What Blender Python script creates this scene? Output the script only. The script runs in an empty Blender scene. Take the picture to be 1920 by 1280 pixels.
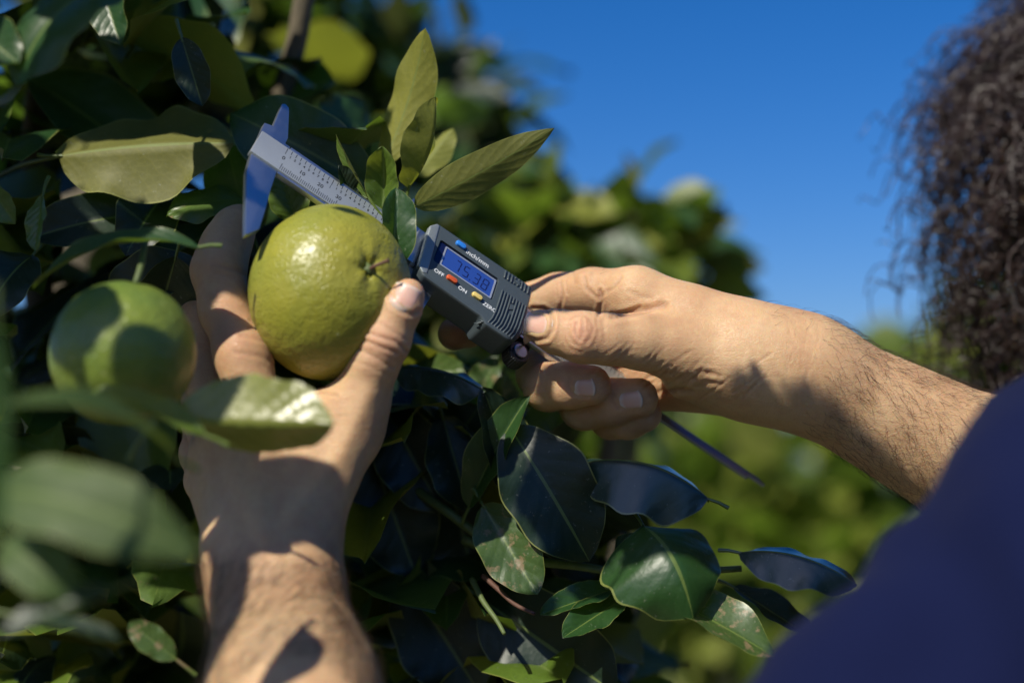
import bpy, bmesh, math, random, time
import numpy as np
from mathutils import Vector, Matrix
T0 = time.time()
rnd = random.Random(7)
R = math.radians
scene = bpy.context.scene
col = scene.collection

# ------------------------------------------------------------------ camera
FPX = 1920 * 50 / 36.0
PITCH = R(5)
CAM = Vector((0, 0, 1.5))
cd = bpy.data.cameras.new('camera'); cam = bpy.data.objects.new('camera', cd); col.objects.link(cam)
cd.lens = 50; cd.sensor_width = 36; cd.clip_start = 0.02; cd.clip_end = 2000
cam.location = CAM; cam.rotation_euler = (R(90) + PITCH, 0, 0)
cd.dof.use_dof = True; cd.dof.focus_distance = 0.62; cd.dof.aperture_fstop = 2.8
scene.camera = cam
CR = np.array(cam.rotation_euler.to_matrix())          # camera axes -> world

# ------------------------------------------------------------------ light
SUNC = np.array([-0.41, 0.74, 0.53]); SUNC /= np.linalg.norm(SUNC)   # towards the sun, camera axes
SUNW = CR @ SUNC
sl = bpy.data.lights.new('sun', 'SUN'); sun = bpy.data.objects.new('sun', sl); col.objects.link(sun)
sl.energy = 5.0; sl.angle = R(0.55); sl.color = (1.0, 0.93, 0.80)
sun.rotation_euler = Vector(SUNW).to_track_quat('Z', 'Y').to_euler()
sun.location = (0, -3, 6)
world = bpy.data.worlds.new('World'); scene.world = world; world.use_nodes = True
wn = world.node_tree; wn.nodes.clear()
sky = wn.nodes.new('ShaderNodeTexSky'); sky.sky_type = 'NISHITA'; sky.sun_disc = False
sky.sun_elevation = math.asin(SUNW[2]); sky.sun_rotation = math.atan2(SUNW[0], SUNW[1])
sky.air_density = 1.0; sky.dust_density = 1.0; sky.ozone_density = 5.0; sky.altitude = 0
hs = wn.nodes.new('ShaderNodeHueSaturation'); hs.inputs['Saturation'].default_value = 1.36
bg = wn.nodes.new('ShaderNodeBackground'); bg.inputs['Strength'].default_value = 0.074
wo = wn.nodes.new('ShaderNodeOutputWorld')
wn.links.new(sky.outputs[0], hs.inputs['Color']); tn = wn.nodes.new('ShaderNodeMix'); tn.data_type = 'RGBA'; tn.blend_type = 'MULTIPLY'; tn.inputs[0].default_value = 1; tn.inputs[7].default_value = (.92, .96, 1.22, 1); wn.links.new(hs.outputs[0], tn.inputs[6]); wn.links.new(tn.outputs[2], bg.inputs[0]); wn.links.new(bg.outputs[0], wo.inputs[0])
scene.view_settings.view_transform = 'Standard'; scene.view_settings.look = 'None'
scene.view_settings.exposure = 0.27; scene.view_settings.gamma = 1.0
scene.view_settings.use_curve_mapping = False
scene.cycles.max_bounces = 8; scene.cycles.transparent_max_bounces = 8

# ------------------------------------------------------------------ coordinate helpers (mm, camera-aligned axes -> metres, world)
def Q(px, py, d): return np.array([(px - 960) * d / FPX, (640 - py) * d / FPX, -float(d)])
def W(p):
    p = np.asarray(p, float); return (p @ CR.T) * 0.001 + np.array(CAM)
def PXY(p):
    d = -p[..., 2]; return 960 + p[..., 0] / d * FPX, 640 - p[..., 1] / d * FPX
def unit(v): v = np.asarray(v, float); return v / (np.linalg.norm(v) + 1e-12)

def prop(o, label=None, cat=None, group=None, kind=None):
    if label: o['label'] = label
    if cat: o['category'] = cat
    if group: o['group'] = group
    if kind: o['kind'] = kind
    return o
def empty(name, loc, label=None, cat=None, group=None, kind=None):
    o = bpy.data.objects.new(name, None); o.empty_display_size = 0.02
    o.location = Vector(loc); col.objects.link(o); return prop(o, label, cat, group, kind)
def origin_of(o):
    v = Vector((0, 0, 0))
    while o is not None: v = v + o.location; o = o.parent
    return v
def link(name, me, mat, parent=None, origin=None):
    """world-space mesh data -> object whose origin sits at parent's (or given) origin"""
    o = bpy.data.objects.new(name, me); col.objects.link(o)
    if mat is not None:
        for m in (mat if isinstance(mat, (list, tuple)) else [mat]): me.materials.append(m)
    if parent is not None:
        o.parent = parent; off = origin_of(parent)
    else:
        off = Vector(origin) if origin is not None else Vector((0, 0, 0)); o.location = off
    if off.length > 0: me.transform(Matrix.Translation(-off))
    return o
def pymesh(name, verts, faces, smooth=True, uvs=None, world=False):
    me = bpy.data.meshes.new(name)
    v = np.asarray(verts, float); v = v if world else W(v)
    if isinstance(faces, np.ndarray):
        n, k = faces.shape
        me.vertices.add(len(v)); me.vertices.foreach_set('co', v.astype(np.float32).ravel())
        me.loops.add(n * k); me.loops.foreach_set('vertex_index', faces.astype(np.int32).ravel())
        me.polygons.add(n); me.polygons.foreach_set('loop_start', np.arange(0, n * k, k, dtype=np.int32))
        me.update(calc_edges=True); me.validate()
    else:
        me.from_pydata([tuple(p) for p in v], [], [tuple(f) for f in faces])
    if uvs is not None:
        uvs = np.asarray(uvs, float); ul = me.uv_layers.new(name='UVMap')
        li = np.empty(len(me.loops), dtype=np.int32); me.loops.foreach_get('vertex_index', li)
        ul.data.foreach_set('uv', uvs[li].astype(np.float32).ravel())
    if smooth: me.polygons.foreach_set('use_smooth', [True] * len(me.polygons))
    me.update(); return me
def tube(pts, rad, n=8, cap=True):
    """tapered tube along points -> verts, faces"""
    pts = np.asarray(pts, float); m = len(pts); rad = np.broadcast_to(np.asarray(rad, float), (m,))
    V = []; Fc = []; a = None
    for i in range(m):
        t = unit(pts[min(i + 1, m - 1)] - pts[max(i - 1, 0)])
        if a is None: a = np.cross(t, [0.13, 0.2, 0.97] if abs(t[2]) < .9 else [1, 0, 0])
        a = unit(a - t * (a @ t)); b = np.cross(t, a)
        for j in range(n):
            th = 2 * math.pi * j / n; V.append(pts[i] + rad[i] * (a * math.cos(th) + b * math.sin(th)))
    for i in range(m - 1):
        for j in range(n):
            Fc.append((i * n + j, i * n + (j + 1) % n, (i + 1) * n + (j + 1) % n, (i + 1) * n + j))
    if cap: Fc.append(tuple(range(n - 1, -1, -1))); Fc.append(tuple((m - 1) * n + j for j in range(n)))
    return V, Fc
def spline(pts, n=6):
    pts = [np.asarray(p, float) for p in pts]; out = []
    for i in range(len(pts) - 1):
        p0 = pts[max(i - 1, 0)]; p1 = pts[i]; p2 = pts[i + 1]; p3 = pts[min(i + 2, len(pts) - 1)]
        for k in range(n):
            t = k / n
            out.append(.5 * (2 * p1 + (p2 - p0) * t + (2 * p0 - 5 * p1 + 4 * p2 - p3) * t * t + (3 * p1 - p0 - 3 * p2 + p3) * t ** 3))
    out.append(pts[-1]); return np.array(out)
def join(parts):
    V = []; Fc = []
    for v, f in parts:
        o = len(V); V += list(v); Fc += [tuple(i + o for i in q) for q in f]
    return V, Fc

# ------------------------------------------------------------------ material helpers
class NT:
    def __init__(s, name):
        s.m = bpy.data.materials.new(name); s.m.use_nodes = True; s.t = s.m.node_tree; s.t.nodes.clear()
    def n(s, ty, **kw):
        nd = s.t.nodes.new('ShaderNode' + ty)
        for k, v in kw.items():
            if hasattr(nd, k) and k not in nd.inputs: setattr(nd, k, v)
            else: s.inp(nd, k, v)
        return nd
    def inp(s, nd, k, v):
        i = nd.inputs[k]
        if isinstance(v, bpy.types.NodeSocket): s.t.links.new(v, i)
        else:
            if i.type == 'RGBA' and len(v) == 3: v = (*v, 1)
            i.default_value = v
    def math(s, op, a, b=None, c=None, clamp=False):
        nd = s.t.nodes.new('ShaderNodeMath'); nd.operation = op; nd.use_clamp = clamp
        for i, v in enumerate((a, b, c)):
            if v is not None:
                if isinstance(v, bpy.types.NodeSocket): s.t.links.new(v, nd.inputs[i])
                else: nd.inputs[i].default_value = v
        return nd.outputs[0]
    def ramp(s, fac, stops):
        nd = s.t.nodes.new('ShaderNodeValToRGB'); s.t.links.new(fac, nd.inputs[0]); e = nd.color_ramp.elements
        while len(e) < len(stops): e.new(0.5)
        for k, (p, c) in enumerate(stops):
            e[k].position = p; e[k].color = (*c, 1) if len(c) == 3 else c
        return nd.outputs[0]
    def mix(s, f, a, b, mode='MIX'):
        nd = s.t.nodes.new('ShaderNodeMix'); nd.data_type = 'RGBA'; nd.blend_type = mode
        for i, v in ((0, f), (6, a), (7, b)):
            if isinstance(v, bpy.types.NodeSocket): s.t.links.new(v, nd.inputs[i])
            else: nd.inputs[i].default_value = (*v, 1) if (i and len(v) == 3) else v
        return nd.outputs[2]
    def out(s, sh):
        o = s.t.nodes.new('ShaderNodeOutputMaterial'); s.t.links.new(sh, o.inputs[0]); return s.m

def plain(name, base, rough=.5, metal=0, bump=None, spec=.5, var=.12, vs=300):
    t = NT(name); tc = t.n('TexCoord').outputs['Object']
    nz = t.n('TexNoise', Vector=tc, Scale=vs, Detail=4).outputs['Fac']
    c = t.mix(nz, tuple(x * (1 - var) for x in base), tuple(min(1, x * (1 + var)) for x in base))
    b = t.n('BsdfPrincipled', **{'Base Color': c, 'Roughness': rough, 'Metallic': metal, 'Specular IOR Level': spec})
    if bump:
        nb = t.n('TexNoise', Vector=tc, Scale=bump[0], Detail=3).outputs['Fac']
        t.inp(b, 'Normal', t.n('Bump', Height=nb, Strength=bump[1], Distance=bump[2]).outputs[0])
    return t.out(b.outputs[0])

def leaf_mat(name, top, under, rough=.33, trans=.28, spots=0.0, veins=(0.16, 0.22, 0.05), tint=(.25, .5, .03)):
    t = NT(name); uv = t.n('UVMap').outputs[0]; sp = t.n('SeparateXYZ', Vector=uv)
    u = sp.outputs[0]; v = sp.outputs[1]                 # u along leaf 0..1, v across -1..1 (stored 0..1)
    av = t.math('ABSOLUTE', t.math('MULTIPLY_ADD', v, 2, -1))
    mid = t.math('LESS_THAN', av, .035)
    ph = t.math('SUBTRACT', t.math('MULTIPLY', u, 8.0), t.math('MULTIPLY', av, 2.2))
    tc = t.n('TexCoord').outputs['Object']
    nz = t.n('TexNoise', Vector=tc, Scale=90, Detail=3).outputs['Fac']
    ph = t.math('ADD', ph, t.math('MULTIPLY', nz, .6))
    tri = t.math('PINGPONG', ph, .5)
    vein = t.math('LESS_THAN', tri, .035)
    edge = t.math('GREATER_THAN', av, .97)
    geo = t.n('NewGeometry'); bf = geo.outputs['Backfacing']
    oi = t.n('ObjectInfo').outputs['Random']
    base = t.mix(bf, top, under)
    n2 = t.n('TexNoise', Vector=tc, Scale=45, Detail=4).outputs['Fac']
    base = t.mix(t.math('MULTIPLY', n2, .5), base, t.mix(1, base, (.55, .7, .45), 'MULTIPLY'))
    base = t.mix(t.math('MULTIPLY', oi, .35), base, t.mix(1, base, (1.7, 1.25, .9), 'MULTIPLY'))
    vc = t.mix(1, base, (1.6, 1.5, 1.3), 'MULTIPLY')
    base = t.mix(t.math('MULTIPLY', vein, .16), base, vc)
    net = t.n('TexVoronoi', Vector=tc, Scale=260, feature='DISTANCE_TO_EDGE').outputs['Distance']
    base = t.mix(t.ramp(net, [(0, (.28, .28, .28)), (.09, (0, 0, 0))]), base, vc)
    scar = t.n('TexNoise', Vector=tc, Scale=75, Detail=6, Roughness=.75).outputs['Fac']
    base = t.mix(t.ramp(scar, [(0, (0, 0, 0)), (.66, (0, 0, 0)), (.70, (.7, .7, .7))]), base, (.16, .13, .06))
    dust = t.n('TexNoise', Vector=tc, Scale=420, Detail=2, Roughness=.8).outputs['Fac']
    base = t.mix(t.ramp(dust, [(0, (0, 0, 0)), (.66, (0, 0, 0)), (.74, (.35, .35, .35))]), base, (.30, .32, .24))
    base = t.mix(t.math('MULTIPLY', mid, .6), base, veins)
    base = t.mix(t.math('MULTIPLY', edge, .5), base, (.30, .32, .08))
    if spots:
        n3 = t.n('TexNoise', Vector=tc, Scale=160, Detail=5, Roughness=.7).outputs['Fac']
        base = t.mix(t.ramp(n3, [(.0, (0, 0, 0)), (.64 - spots * .1, (0, 0, 0)), (.72 - spots * .1, (1, 1, 1))]), base, (.22, .17, .09))
    vo = t.n('TexVoronoi', Vector=tc, Scale=420)
    cell = vo.outputs['Distance']
    h = t.math('ADD', t.math('MULTIPLY', t.ramp(tri, [(0, (0, 0, 0)), (.35, (1, 1, 1))]), .17), t.math('MULTIPLY', cell, .16))
    h = t.math('ADD', h, t.math('MULTIPLY', nz, .5))
    bp = t.n('Bump', Height=h, Strength=.45, Distance=.0009).outputs[0]
    b = t.n('BsdfPrincipled', **{'Base Color': base, 'Roughness': t.math('MULTIPLY_ADD', n2, .22, t.math('MULTIPLY_ADD', bf, .25, rough - .08)), 'Specular IOR Level': .55, 'Normal': bp})
    if name == 'leaf_waxy': t.inp(b, 'Coat Weight', .8); t.inp(b, 'Coat Roughness', .22)
    tr = t.n('BsdfTranslucent', Color=t.mix(.6, base, tint), Normal=bp)
    ms = t.n('MixShader'); t.inp(ms, 0, trans)
    t.t.links.new(b.outputs[0], ms.inputs[1]); t.t.links.new(tr.outputs[0], ms.inputs[2])
    return t.out(ms.outputs[0])

M = {}
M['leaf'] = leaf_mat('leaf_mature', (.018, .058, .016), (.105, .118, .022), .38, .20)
M['leaf_gloss'] = leaf_mat('leaf_glossy', (.16, .19, .045), (.12, .125, .022), .29, .22)
M['leaf_near'] = leaf_mat('leaf_soft_green', (.042, .078, .018), (.10, .115, .02), .62, .2)
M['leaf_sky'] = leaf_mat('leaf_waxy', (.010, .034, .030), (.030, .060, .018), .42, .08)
M['leaf_sun'] = leaf_mat('leaf_sunny', (.20, .23, .035), (.22, .24, .045), .45, .35)  # sunlit brightness put into a lighter yellow-green base colour
M['leaf_dark'] = leaf_mat('leaf_shaded', (.006, .020, .010), (.026, .042, .013), .44, .06)  # near-black base: the shade is put into the leaf colour
M['leaf_young'] = leaf_mat('leaf_young', (.085, .150, .022), (.205, .215, .035), .38, .34, tint=(.42, .48, .03))
M['leaf_pale'] = leaf_mat('leaf_pale', (.070, .125, .035), (.14, .18, .05), .28, .30, spots=.3)
M['leaf_blotch'] = leaf_mat('leaf_blotched', (.05, .095, .028), (.13, .15, .045), .35, .25, spots=1.0)
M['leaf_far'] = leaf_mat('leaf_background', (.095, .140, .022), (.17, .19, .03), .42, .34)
M['bark'] = plain('bark', (.12, .10, .065), .85, bump=(700, .7, .0008), var=.4, vs=260)
M['twig'] = plain('green_twig', (.085, .12, .035), .6, bump=(900, .4, .0004), var=.3)
M['redtwig'] = plain('reddish_twig', (.10, .045, .030), .7, bump=(900, .5, .0004), var=.3)

# ------------------------------------------------------------------ signed distance modelling (bodies, cloth, fruit flesh)
def segdist(X, Y, Z, a, b, ra, rb, flat=None):
    a = np.asarray(a, float); b = np.asarray(b, float); ab = b - a; L2 = float(ab @ ab) + 1e-9
    px, py, pz = X - a[0], Y - a[1], Z - a[2]
    t = np.clip((px * ab[0] + py * ab[1] + pz * ab[2]) / L2, 0, 1)
    px = px - t * ab[0]; py = py - t * ab[1]; pz = pz - t * ab[2]
    r = ra + (rb - ra) * t
    if flat is None: return np.sqrt(px * px + py * py + pz * pz) - r
    n, f = flat; n = unit(n); c = px * n[0] + py * n[1] + pz * n[2]
    e = c * (1 / f - 1); px = px + e * n[0]; py = py + e * n[1]; pz = pz + e * n[2]
    q = np.sqrt(px * px + py * py + pz * pz)
    return (q - r) * min(1, (f + 1) / 2)
class Grid:
    def __init__(s, lo, hi, h):
        s.lo = np.array(lo, float); s.h = h; s.n = np.ceil((np.array(hi) - s.lo) / h).astype(int) + 1
        s.D = np.full(s.n, 30.0, np.float32)
    def new(s): g = Grid.__new__(Grid); g.lo = s.lo; g.h = s.h; g.n = s.n; g.D = np.full(s.n, 30.0, np.float32); return g
    def box(s, lo, hi):
        i0 = np.clip(np.floor((lo - s.lo) / s.h).astype(int), 0, s.n); i1 = np.clip(np.ceil((hi - s.lo) / s.h).astype(int) + 1, 0, s.n)
        return i0, i1
    def seg(s, a, b, ra, rb, k=0.0, flat=None, cut=False):
        a = np.asarray(a, float); b = np.asarray(b, float); R_ = max(ra, rb) * (1 if flat is None else max(1, flat[1])) + k + 4 * s.h + 3
        i0, i1 = s.box(np.minimum(a, b) - R_, np.maximum(a, b) + R_)
        if (i1 <= i0).any(): return
        X = (s.lo[0] + s.h * np.arange(i0[0], i1[0])).astype(np.float32)[:, None, None]
        Y = (s.lo[1] + s.h * np.arange(i0[1], i1[1])).astype(np.float32)[None, :, None]
        Z = (s.lo[2] + s.h * np.arange(i0[2], i1[2])).astype(np.float32)[None, None, :]
        d = segdist(X, Y, Z, a, b, ra, rb, flat)
        sl_ = tuple(slice(p, q) for p, q in zip(i0, i1)); D = s.D[sl_]
        if cut: s.D[sl_] = -smin(-D, d, k)
        else: s.D[sl_] = smin(D, d, k)
    def chain(s, pts, k=2.0, kk=None):
        """pts = list of (p, r)"""
        for (a, ra), (b, rb) in zip(pts[:-1], pts[1:]): s.seg(a, b, ra, rb, k)
    def merge(s, g, k): s.D = smin(s.D, g.D, k)
def smin(a, b, k):
    if k <= 0: return np.minimum(a, b)
    h = np.clip(k - np.abs(a - b), 0, None) / k
    return (np.minimum(a, b) - h * h * k * .25).astype(np.float32)
def nets(g, smooth=2):
    D = g.D; n = np.array(D.shape); s = D < 0
    nc = n - 1
    c = [s[i:i + nc[0], j:j + nc[1], k:k + nc[2]] for i in (0, 1) for j in (0, 1) for k in (0, 1)]
    al = c[0].copy(); an = c[0].copy()
    for q in c[1:]: al &= q; an |= q
    act = np.argwhere(an & ~al); N = len(act)
    idm = np.full(nc, -1, np.int32); idm[act[:, 0], act[:, 1], act[:, 2]] = np.arange(N)
    cr = np.array([(i, j, k) for i in (0, 1) for j in (0, 1) for k in (0, 1)])
    val = [D[act[:, 0] + o[0], act[:, 1] + o[1], act[:, 2] + o[2]] for o in cr]
    acc = np.zeros((N, 3)); cnt = np.zeros(N)
    for a in range(8):
        for b in range(a + 1, 8):
            if abs(cr[a] - cr[b]).sum() != 1: continue
            m = (val[a] < 0) != (val[b] < 0); va = val[a][m]; vb = val[b][m]; t = va / (va - vb)
            acc[m] += cr[a] + t[:, None] * (cr[b] - cr[a]); cnt[m] += 1
    V = (act + acc / cnt[:, None]) * g.h + g.lo
    quads = []
    for ax in range(3):
        o = [0, 0, 0]; o[ax] = 1
        A = s[:n[0] - o[0], :n[1] - o[1], :n[2] - o[2]]; B = s[o[0]:, o[1]:, o[2]:]
        e = np.argwhere(A != B); u, v = (ax + 1) % 3, (ax + 2) % 3
        ok = (e[:, u] > 0) & (e[:, v] > 0) & (e[:, u] < nc[u]) & (e[:, v] < nc[v]) & (e[:, ax] < nc[ax]); e = e[ok]
        if not len(e): continue
        def ID(du, dv):
            q = e.copy(); q[:, u] -= du; q[:, v] -= dv; return idm[q[:, 0], q[:, 1], q[:, 2]]
        f = np.stack([ID(1, 1), ID(0, 1), ID(0, 0), ID(1, 0)], 1)
        fl = ~A[e[:, 0], e[:, 1], e[:, 2]]; f[fl] = f[fl][:, ::-1]
        quads.append(f)
    Fq = np.concatenate(quads)
    for _ in range(smooth):
        S = np.zeros_like(V); Cn = np.zeros(len(V))
        for k in range(4):
            a = Fq[:, k]; b = Fq[:, (k + 1) % 4]
            for d_ in range(3): S[:, d_] += np.bincount(a, V[b, d_], len(V)) + np.bincount(b, V[a, d_], len(V))
            Cn += np.bincount(a, minlength=len(V)) + np.bincount(b, minlength=len(V))
        V = V * .4 + .6 * S / Cn[:, None]
    return V, Fq
def vnormals(V, Fq):
    n = np.cross(V[Fq[:, 2]] - V[Fq[:, 0]], V[Fq[:, 3]] - V[Fq[:, 1]]); N = np.zeros_like(V)
    for k in range(4):
        for d_ in range(3): N[:, d_] += np.bincount(Fq[:, k], n[:, d_], len(V))
    return N / (np.linalg.norm(N, axis=1)[:, None] + 1e-9)
def groove(V, N, disp, line, wpx, depth, dmin=0, dmax=9999, bulge=.35):
    """press a crease into the camera-side skin along a polyline of reference pixels"""
    x, y = PXY(V); best = np.full(len(V), 1e9)
    for (x0, y0), (x1, y1) in zip(line[:-1], line[1:]):
        dx, dy = x1 - x0, y1 - y0; t = np.clip(((x - x0) * dx + (y - y0) * dy) / (dx * dx + dy * dy + 1e-6), 0, 1)
        best = np.minimum(best, np.hypot(x - x0 - t * dx, y - y0 - t * dy))
    d = -V[:, 2]; m = (N[:, 2] > .05) & (d > dmin) & (d < dmax)
    q = best / wpx
    disp += np.where(m, -depth * np.exp(-q * q) + bulge * depth * np.exp(-((q - 2.2) ** 2) * 1.2), 0)

# ================================================================== SETTING: ground
def ground():
    n = 70; xs = np.linspace(-1, 1, n); g = np.sign(xs) * (np.abs(xs) ** 3) * 400 + xs * 6
    V = []; 
    from mathutils import noise as mn
    for y in g:
        for x in g:
            z = 0.05 * mn.noise(Vector((x * .8, y * .8, 0))) + .6 * mn.noise(Vector((x * .02, y * .02, 3))) * min(1, math.hypot(x, y) / 60)
            V.append((x, y + 10, z))
    Fc = [(j * n + i, j * n + i + 1, (j + 1) * n + i + 1, (j + 1) * n + i) for j in range(n - 1) for i in range(n - 1)]
    t = NT('orchard_soil'); tc = t.n('TexCoord').outputs['Object']
    a = t.n('TexNoise', Vector=tc, Scale=.9, Detail=6, Roughness=.65).outputs['Fac']
    b = t.n('TexNoise', Vector=tc, Scale=14, Detail=5).outputs['Fac']
    c = t.ramp(a, [(.38, (.17, .13, .075)), (.5, (.10, .10, .04)), (.62, (.05, .08, .018))])
    c = t.mix(t.math('MULTIPLY', b, .5), c, (.34, .30, .2))
    bp = t.n('Bump', Height=b, Strength=.7, Distance=.04).outputs[0]
    s = t.n('BsdfPrincipled', **{'Base Color': c, 'Roughness': .95, 'Normal': bp})
    link('ground', pymesh('ground', V, Fc, world=True), t.out(s.outputs[0]))['kind'] = 'structure'
ground()

# ================================================================== leaves and trees
def leaf_geo(B, T, hw, nrm, fold=22, bend=0.0, wave=.09, crinkle=.16, twist=0, tipcurl=0, nu=20, nv=8, seed=0, shape=(.62, .62), asym=0, side_curl=0.0):
    """a citrus leaf in mm: B stalk end, T tip, hw half width, nrm the way its upper side looks"""
    r = random.Random(seed); B = np.asarray(B, float); T = np.asarray(T, float)
    a = T - B; L = np.linalg.norm(a); a = a / L
    n = np.asarray(nrm, float); n = unit(n - a * (n @ a)); s = np.cross(a, n)
    ph = r.random() * 6.28; ph2 = r.random() * 6.28; f = R(fold); V = []; UV = []
    tm = shape[0] / (shape[0] + shape[1]); wm = tm ** shape[0] * (1 - tm) ** shape[1]
    for i in range(nu + 1):
        t = i / nu; tt = t
        w = hw * (max(t, 0) ** shape[0]) * (max(1 - t, 0) ** shape[1]) / wm
        if t > .86: w *= 1 - .25 * ((t - .86) / .14)
        tw = R(twist) * (t - .3); s2 = s * math.cos(tw) + n * math.sin(tw); n2 = n * math.cos(tw) - s * math.sin(tw)
        w *= 1 + wave * .9 * math.sin(t * 17 + ph2) * .5; c = B + a * (L * t) + n * (bend * 4 * t * (1 - t)) + n * (tipcurl * max(0, t - .6) ** 2 * 6)
        for j in range(nv + 1):
            v = -1 + 2 * j / nv; av = abs(v)
            ww = w * (1 + asym * (1 if v > 0 else -1))
            q = s2 * (v * ww * math.cos(f * (1 - .25 * av))) + n2 * (av * ww * math.sin(f)) - n2 * side_curl * ww * av * av
            q = q + n2 * (wave * hw * av * av * math.sin(t * 11 + ph + (2.1 if v > 0 else 0)) + .5 * wave * hw * av * av * math.sin(t * 23 + ph2))
            q = q + n2 * (crinkle * math.sin((t * 8 - av * 2.2) * 6.283) * av * (1.2 - av) * min(1, w / hw + .1))
            V.append(c + q); UV.append((t, (v + 1) / 2))
    Fc = [(i * (nv + 1) + j, i * (nv + 1) + j + 1, (i + 1) * (nv + 1) + j + 1, (i + 1) * (nv + 1) + j) for i in range(nu) for j in range(nv)]
    return V, Fc, UV
def add_petiole(V, Fc, UV, B, T, nrm, ln=9, rad=.8):
    B = np.asarray(B, float); a = unit(B - np.asarray(T, float)); p = [B + a * -2.5, B + a * (ln * .5) - unit(nrm) * .6, B + a * ln - unit(nrm) * 2]
    v, f = tube(p, [rad * .8, rad, rad * 1.25], 5, False); o = len(V)
    V += v; Fc += [tuple(i + o for i in q) for q in f]; UV += [(.5, .5)] * len(v)

TREE = empty('citrus_tree', W((-150, -700, -800)), 'dense glossy-leaved citrus tree filling the left side, bearing the measured fruit', 'tree')
hero_n = [0]
def hero(bx, by, bd, tx, ty, td, hwpx, nrm, mat='leaf', label=None, petiole=True, **kw):
    B = Q(bx, by, bd); T = Q(tx, ty, td); hero_n[0] += 1
    kw.setdefault('nu', 26); kw.setdefault('nv', 12)
    V, Fc, UV = leaf_geo(B, T, hwpx * (bd + td) / 2 / FPX, nrm, seed=hero_n[0] * 13, **kw)
    if petiole: add_petiole(V, Fc, UV, B, T, nrm)
    o = link('leaf', pymesh('leaf', V, Fc, uvs=UV), M[mat], TREE)
    if label: o['label'] = label
    return o
exec_after = []

# ================================================================== the person
PERSON = empty('person', (0.38, 0.50, 0.0), 'person in a navy short-sleeved shirt with curly dark hair, holding a caliper to the fruit', 'person')
def K(px, py, d, rpx): return (Q(px, py, d), rpx * d / FPX)

def skin_mat():
    t = NT('skin'); tc = t.n('TexCoord').outputs['Object']
    a = t.n('TexNoise', Vector=tc, Scale=28, Detail=4, Roughness=.6).outputs['Fac']
    b = t.n('TexNoise', Vector=tc, Scale=260, Detail=4, Roughness=.7).outputs['Fac']
    c = t.ramp(a, [(.3, (.47, .28, .145)), (.5, (.56, .365, .195)), (.72, (.59, .41, .23))])
    c = t.mix(t.math('MULTIPLY', t.math('SUBTRACT', b, .35, clamp=True), .8), c, (.36, .18, .115))
    at = t.n('Attribute', attribute_name='redness').outputs['Fac']
    c = t.mix(at, c, (.50, .20, .14))
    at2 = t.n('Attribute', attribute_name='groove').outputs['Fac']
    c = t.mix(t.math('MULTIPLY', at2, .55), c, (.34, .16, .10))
    mp = t.n('Mapping', Vector=tc); mp.inputs['Rotation'].default_value = (.4, .9, .3); mp.inputs['Scale'].default_value = (1, 1, 3.2)
    v1 = t.n('TexVoronoi', Vector=mp.outputs[0], Scale=520, feature='DISTANCE_TO_EDGE').outputs['Distance']
    v1 = t.ramp(v1, [(0, (0, 0, 0)), (.14, (1, 1, 1))])
    n3 = t.n('TexNoise', Vector=tc, Scale=1500, Detail=2).outputs['Fac']
    mp2 = t.n('Mapping', Vector=tc); mp2.inputs['Rotation'].default_value = (.2, -.7, .9); mp2.inputs['Scale'].default_value = (60, 420, 420)
    n4 = t.n('TexNoise', Vector=mp2.outputs[0], Scale=1, Detail=3, Roughness=.6).outputs['Fac']
    h = t.math('ADD', t.math('MULTIPLY', v1, .30), t.math('ADD', t.math('MULTIPLY', n3, .3), t.math('MULTIPLY', n4, .9)))
    bp = t.n('Bump', Height=h, Strength=.45, Distance=.0007).outputs[0]
    s = t.n('BsdfPrincipled', **{'Base Color': c, 'Roughness': t.math('MULTIPLY_ADD', b, .25, .36), 'Normal': bp, 'Specular IOR Level': .42,
            'Subsurface Weight': .45, 'Subsurface Scale': .0055})
    s.inputs['Subsurface Radius'].default_value = (1, .22, .09)
    return t.out(s.outputs[0])
M['skin'] = skin_mat()
def nail_mat():
    t = NT('fingernail'); uv = t.n('UVMap').outputs[0]; u = t.n('SeparateXYZ', Vector=uv).outputs[0]
    c = t.ramp(u, [(0, (.62, .50, .42)), (.16, (.62, .48, .40)), (.30, (.58, .34, .26)), (.84, (.62, .40, .32)), (.94, (.66, .52, .43)), (1, (.62, .50, .42))])
    tc = t.n('TexCoord').outputs['Object']; n = t.n('TexNoise', Vector=tc, Scale=700, Detail=3).outputs['Fac']
    bp = t.n('Bump', Height=n, Strength=.25, Distance=.0003).outputs[0]
    s = t.n('BsdfPrincipled', **{'Base Color': c, 'Roughness': .33, 'Normal': bp, 'Subsurface Weight': .3, 'Subsurface Scale': .002})
    return t.out(s.outputs[0])
M['nail'] = nail_mat()

# ---- left hand: back of the hand to us, fruit cradled between thumb and index
LG = Grid((-190, -150, -710), (-22, 62, -505), .9)
pal = LG.new()
def pseg(a, b, k=9, flat=None, g=None): (g or pal).seg(a[0], b[0], a[1], b[1], k, flat)
wr = K(508, 1062, 566, 96)
for a, b in [(K(486, 790, 584, 50), K(512, 1000, 570, 54)), (K(432, 815, 590, 50), K(485, 1000, 572, 56)),
             (K(402, 850, 598, 44), K(458, 1010, 576, 54)), (K(388, 900, 606, 40), K(436, 1010, 582, 48)),
             (K(655, 800, 590, 60), K(575, 985, 575, 62)), (K(560, 800, 592, 46), K(560, 960, 578, 60)),
             (K(616, 775, 592, 40), K(560, 900, 586, 60))]:
    pseg(a, b, 10)
pseg(K(545, 772, 594, 26), K(652, 775, 594, 26), 9)
pseg(K(500, 985, 572, 80), K(509, 1075, 566, 104), 14, ((0, 0, 1), .74))
pseg(K(509, 1055, 568, 112), K(524, 1140, 554, 113), 14, ((0, .5, 1), .80))
el = np.array([-31., -269., -400.])
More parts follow.
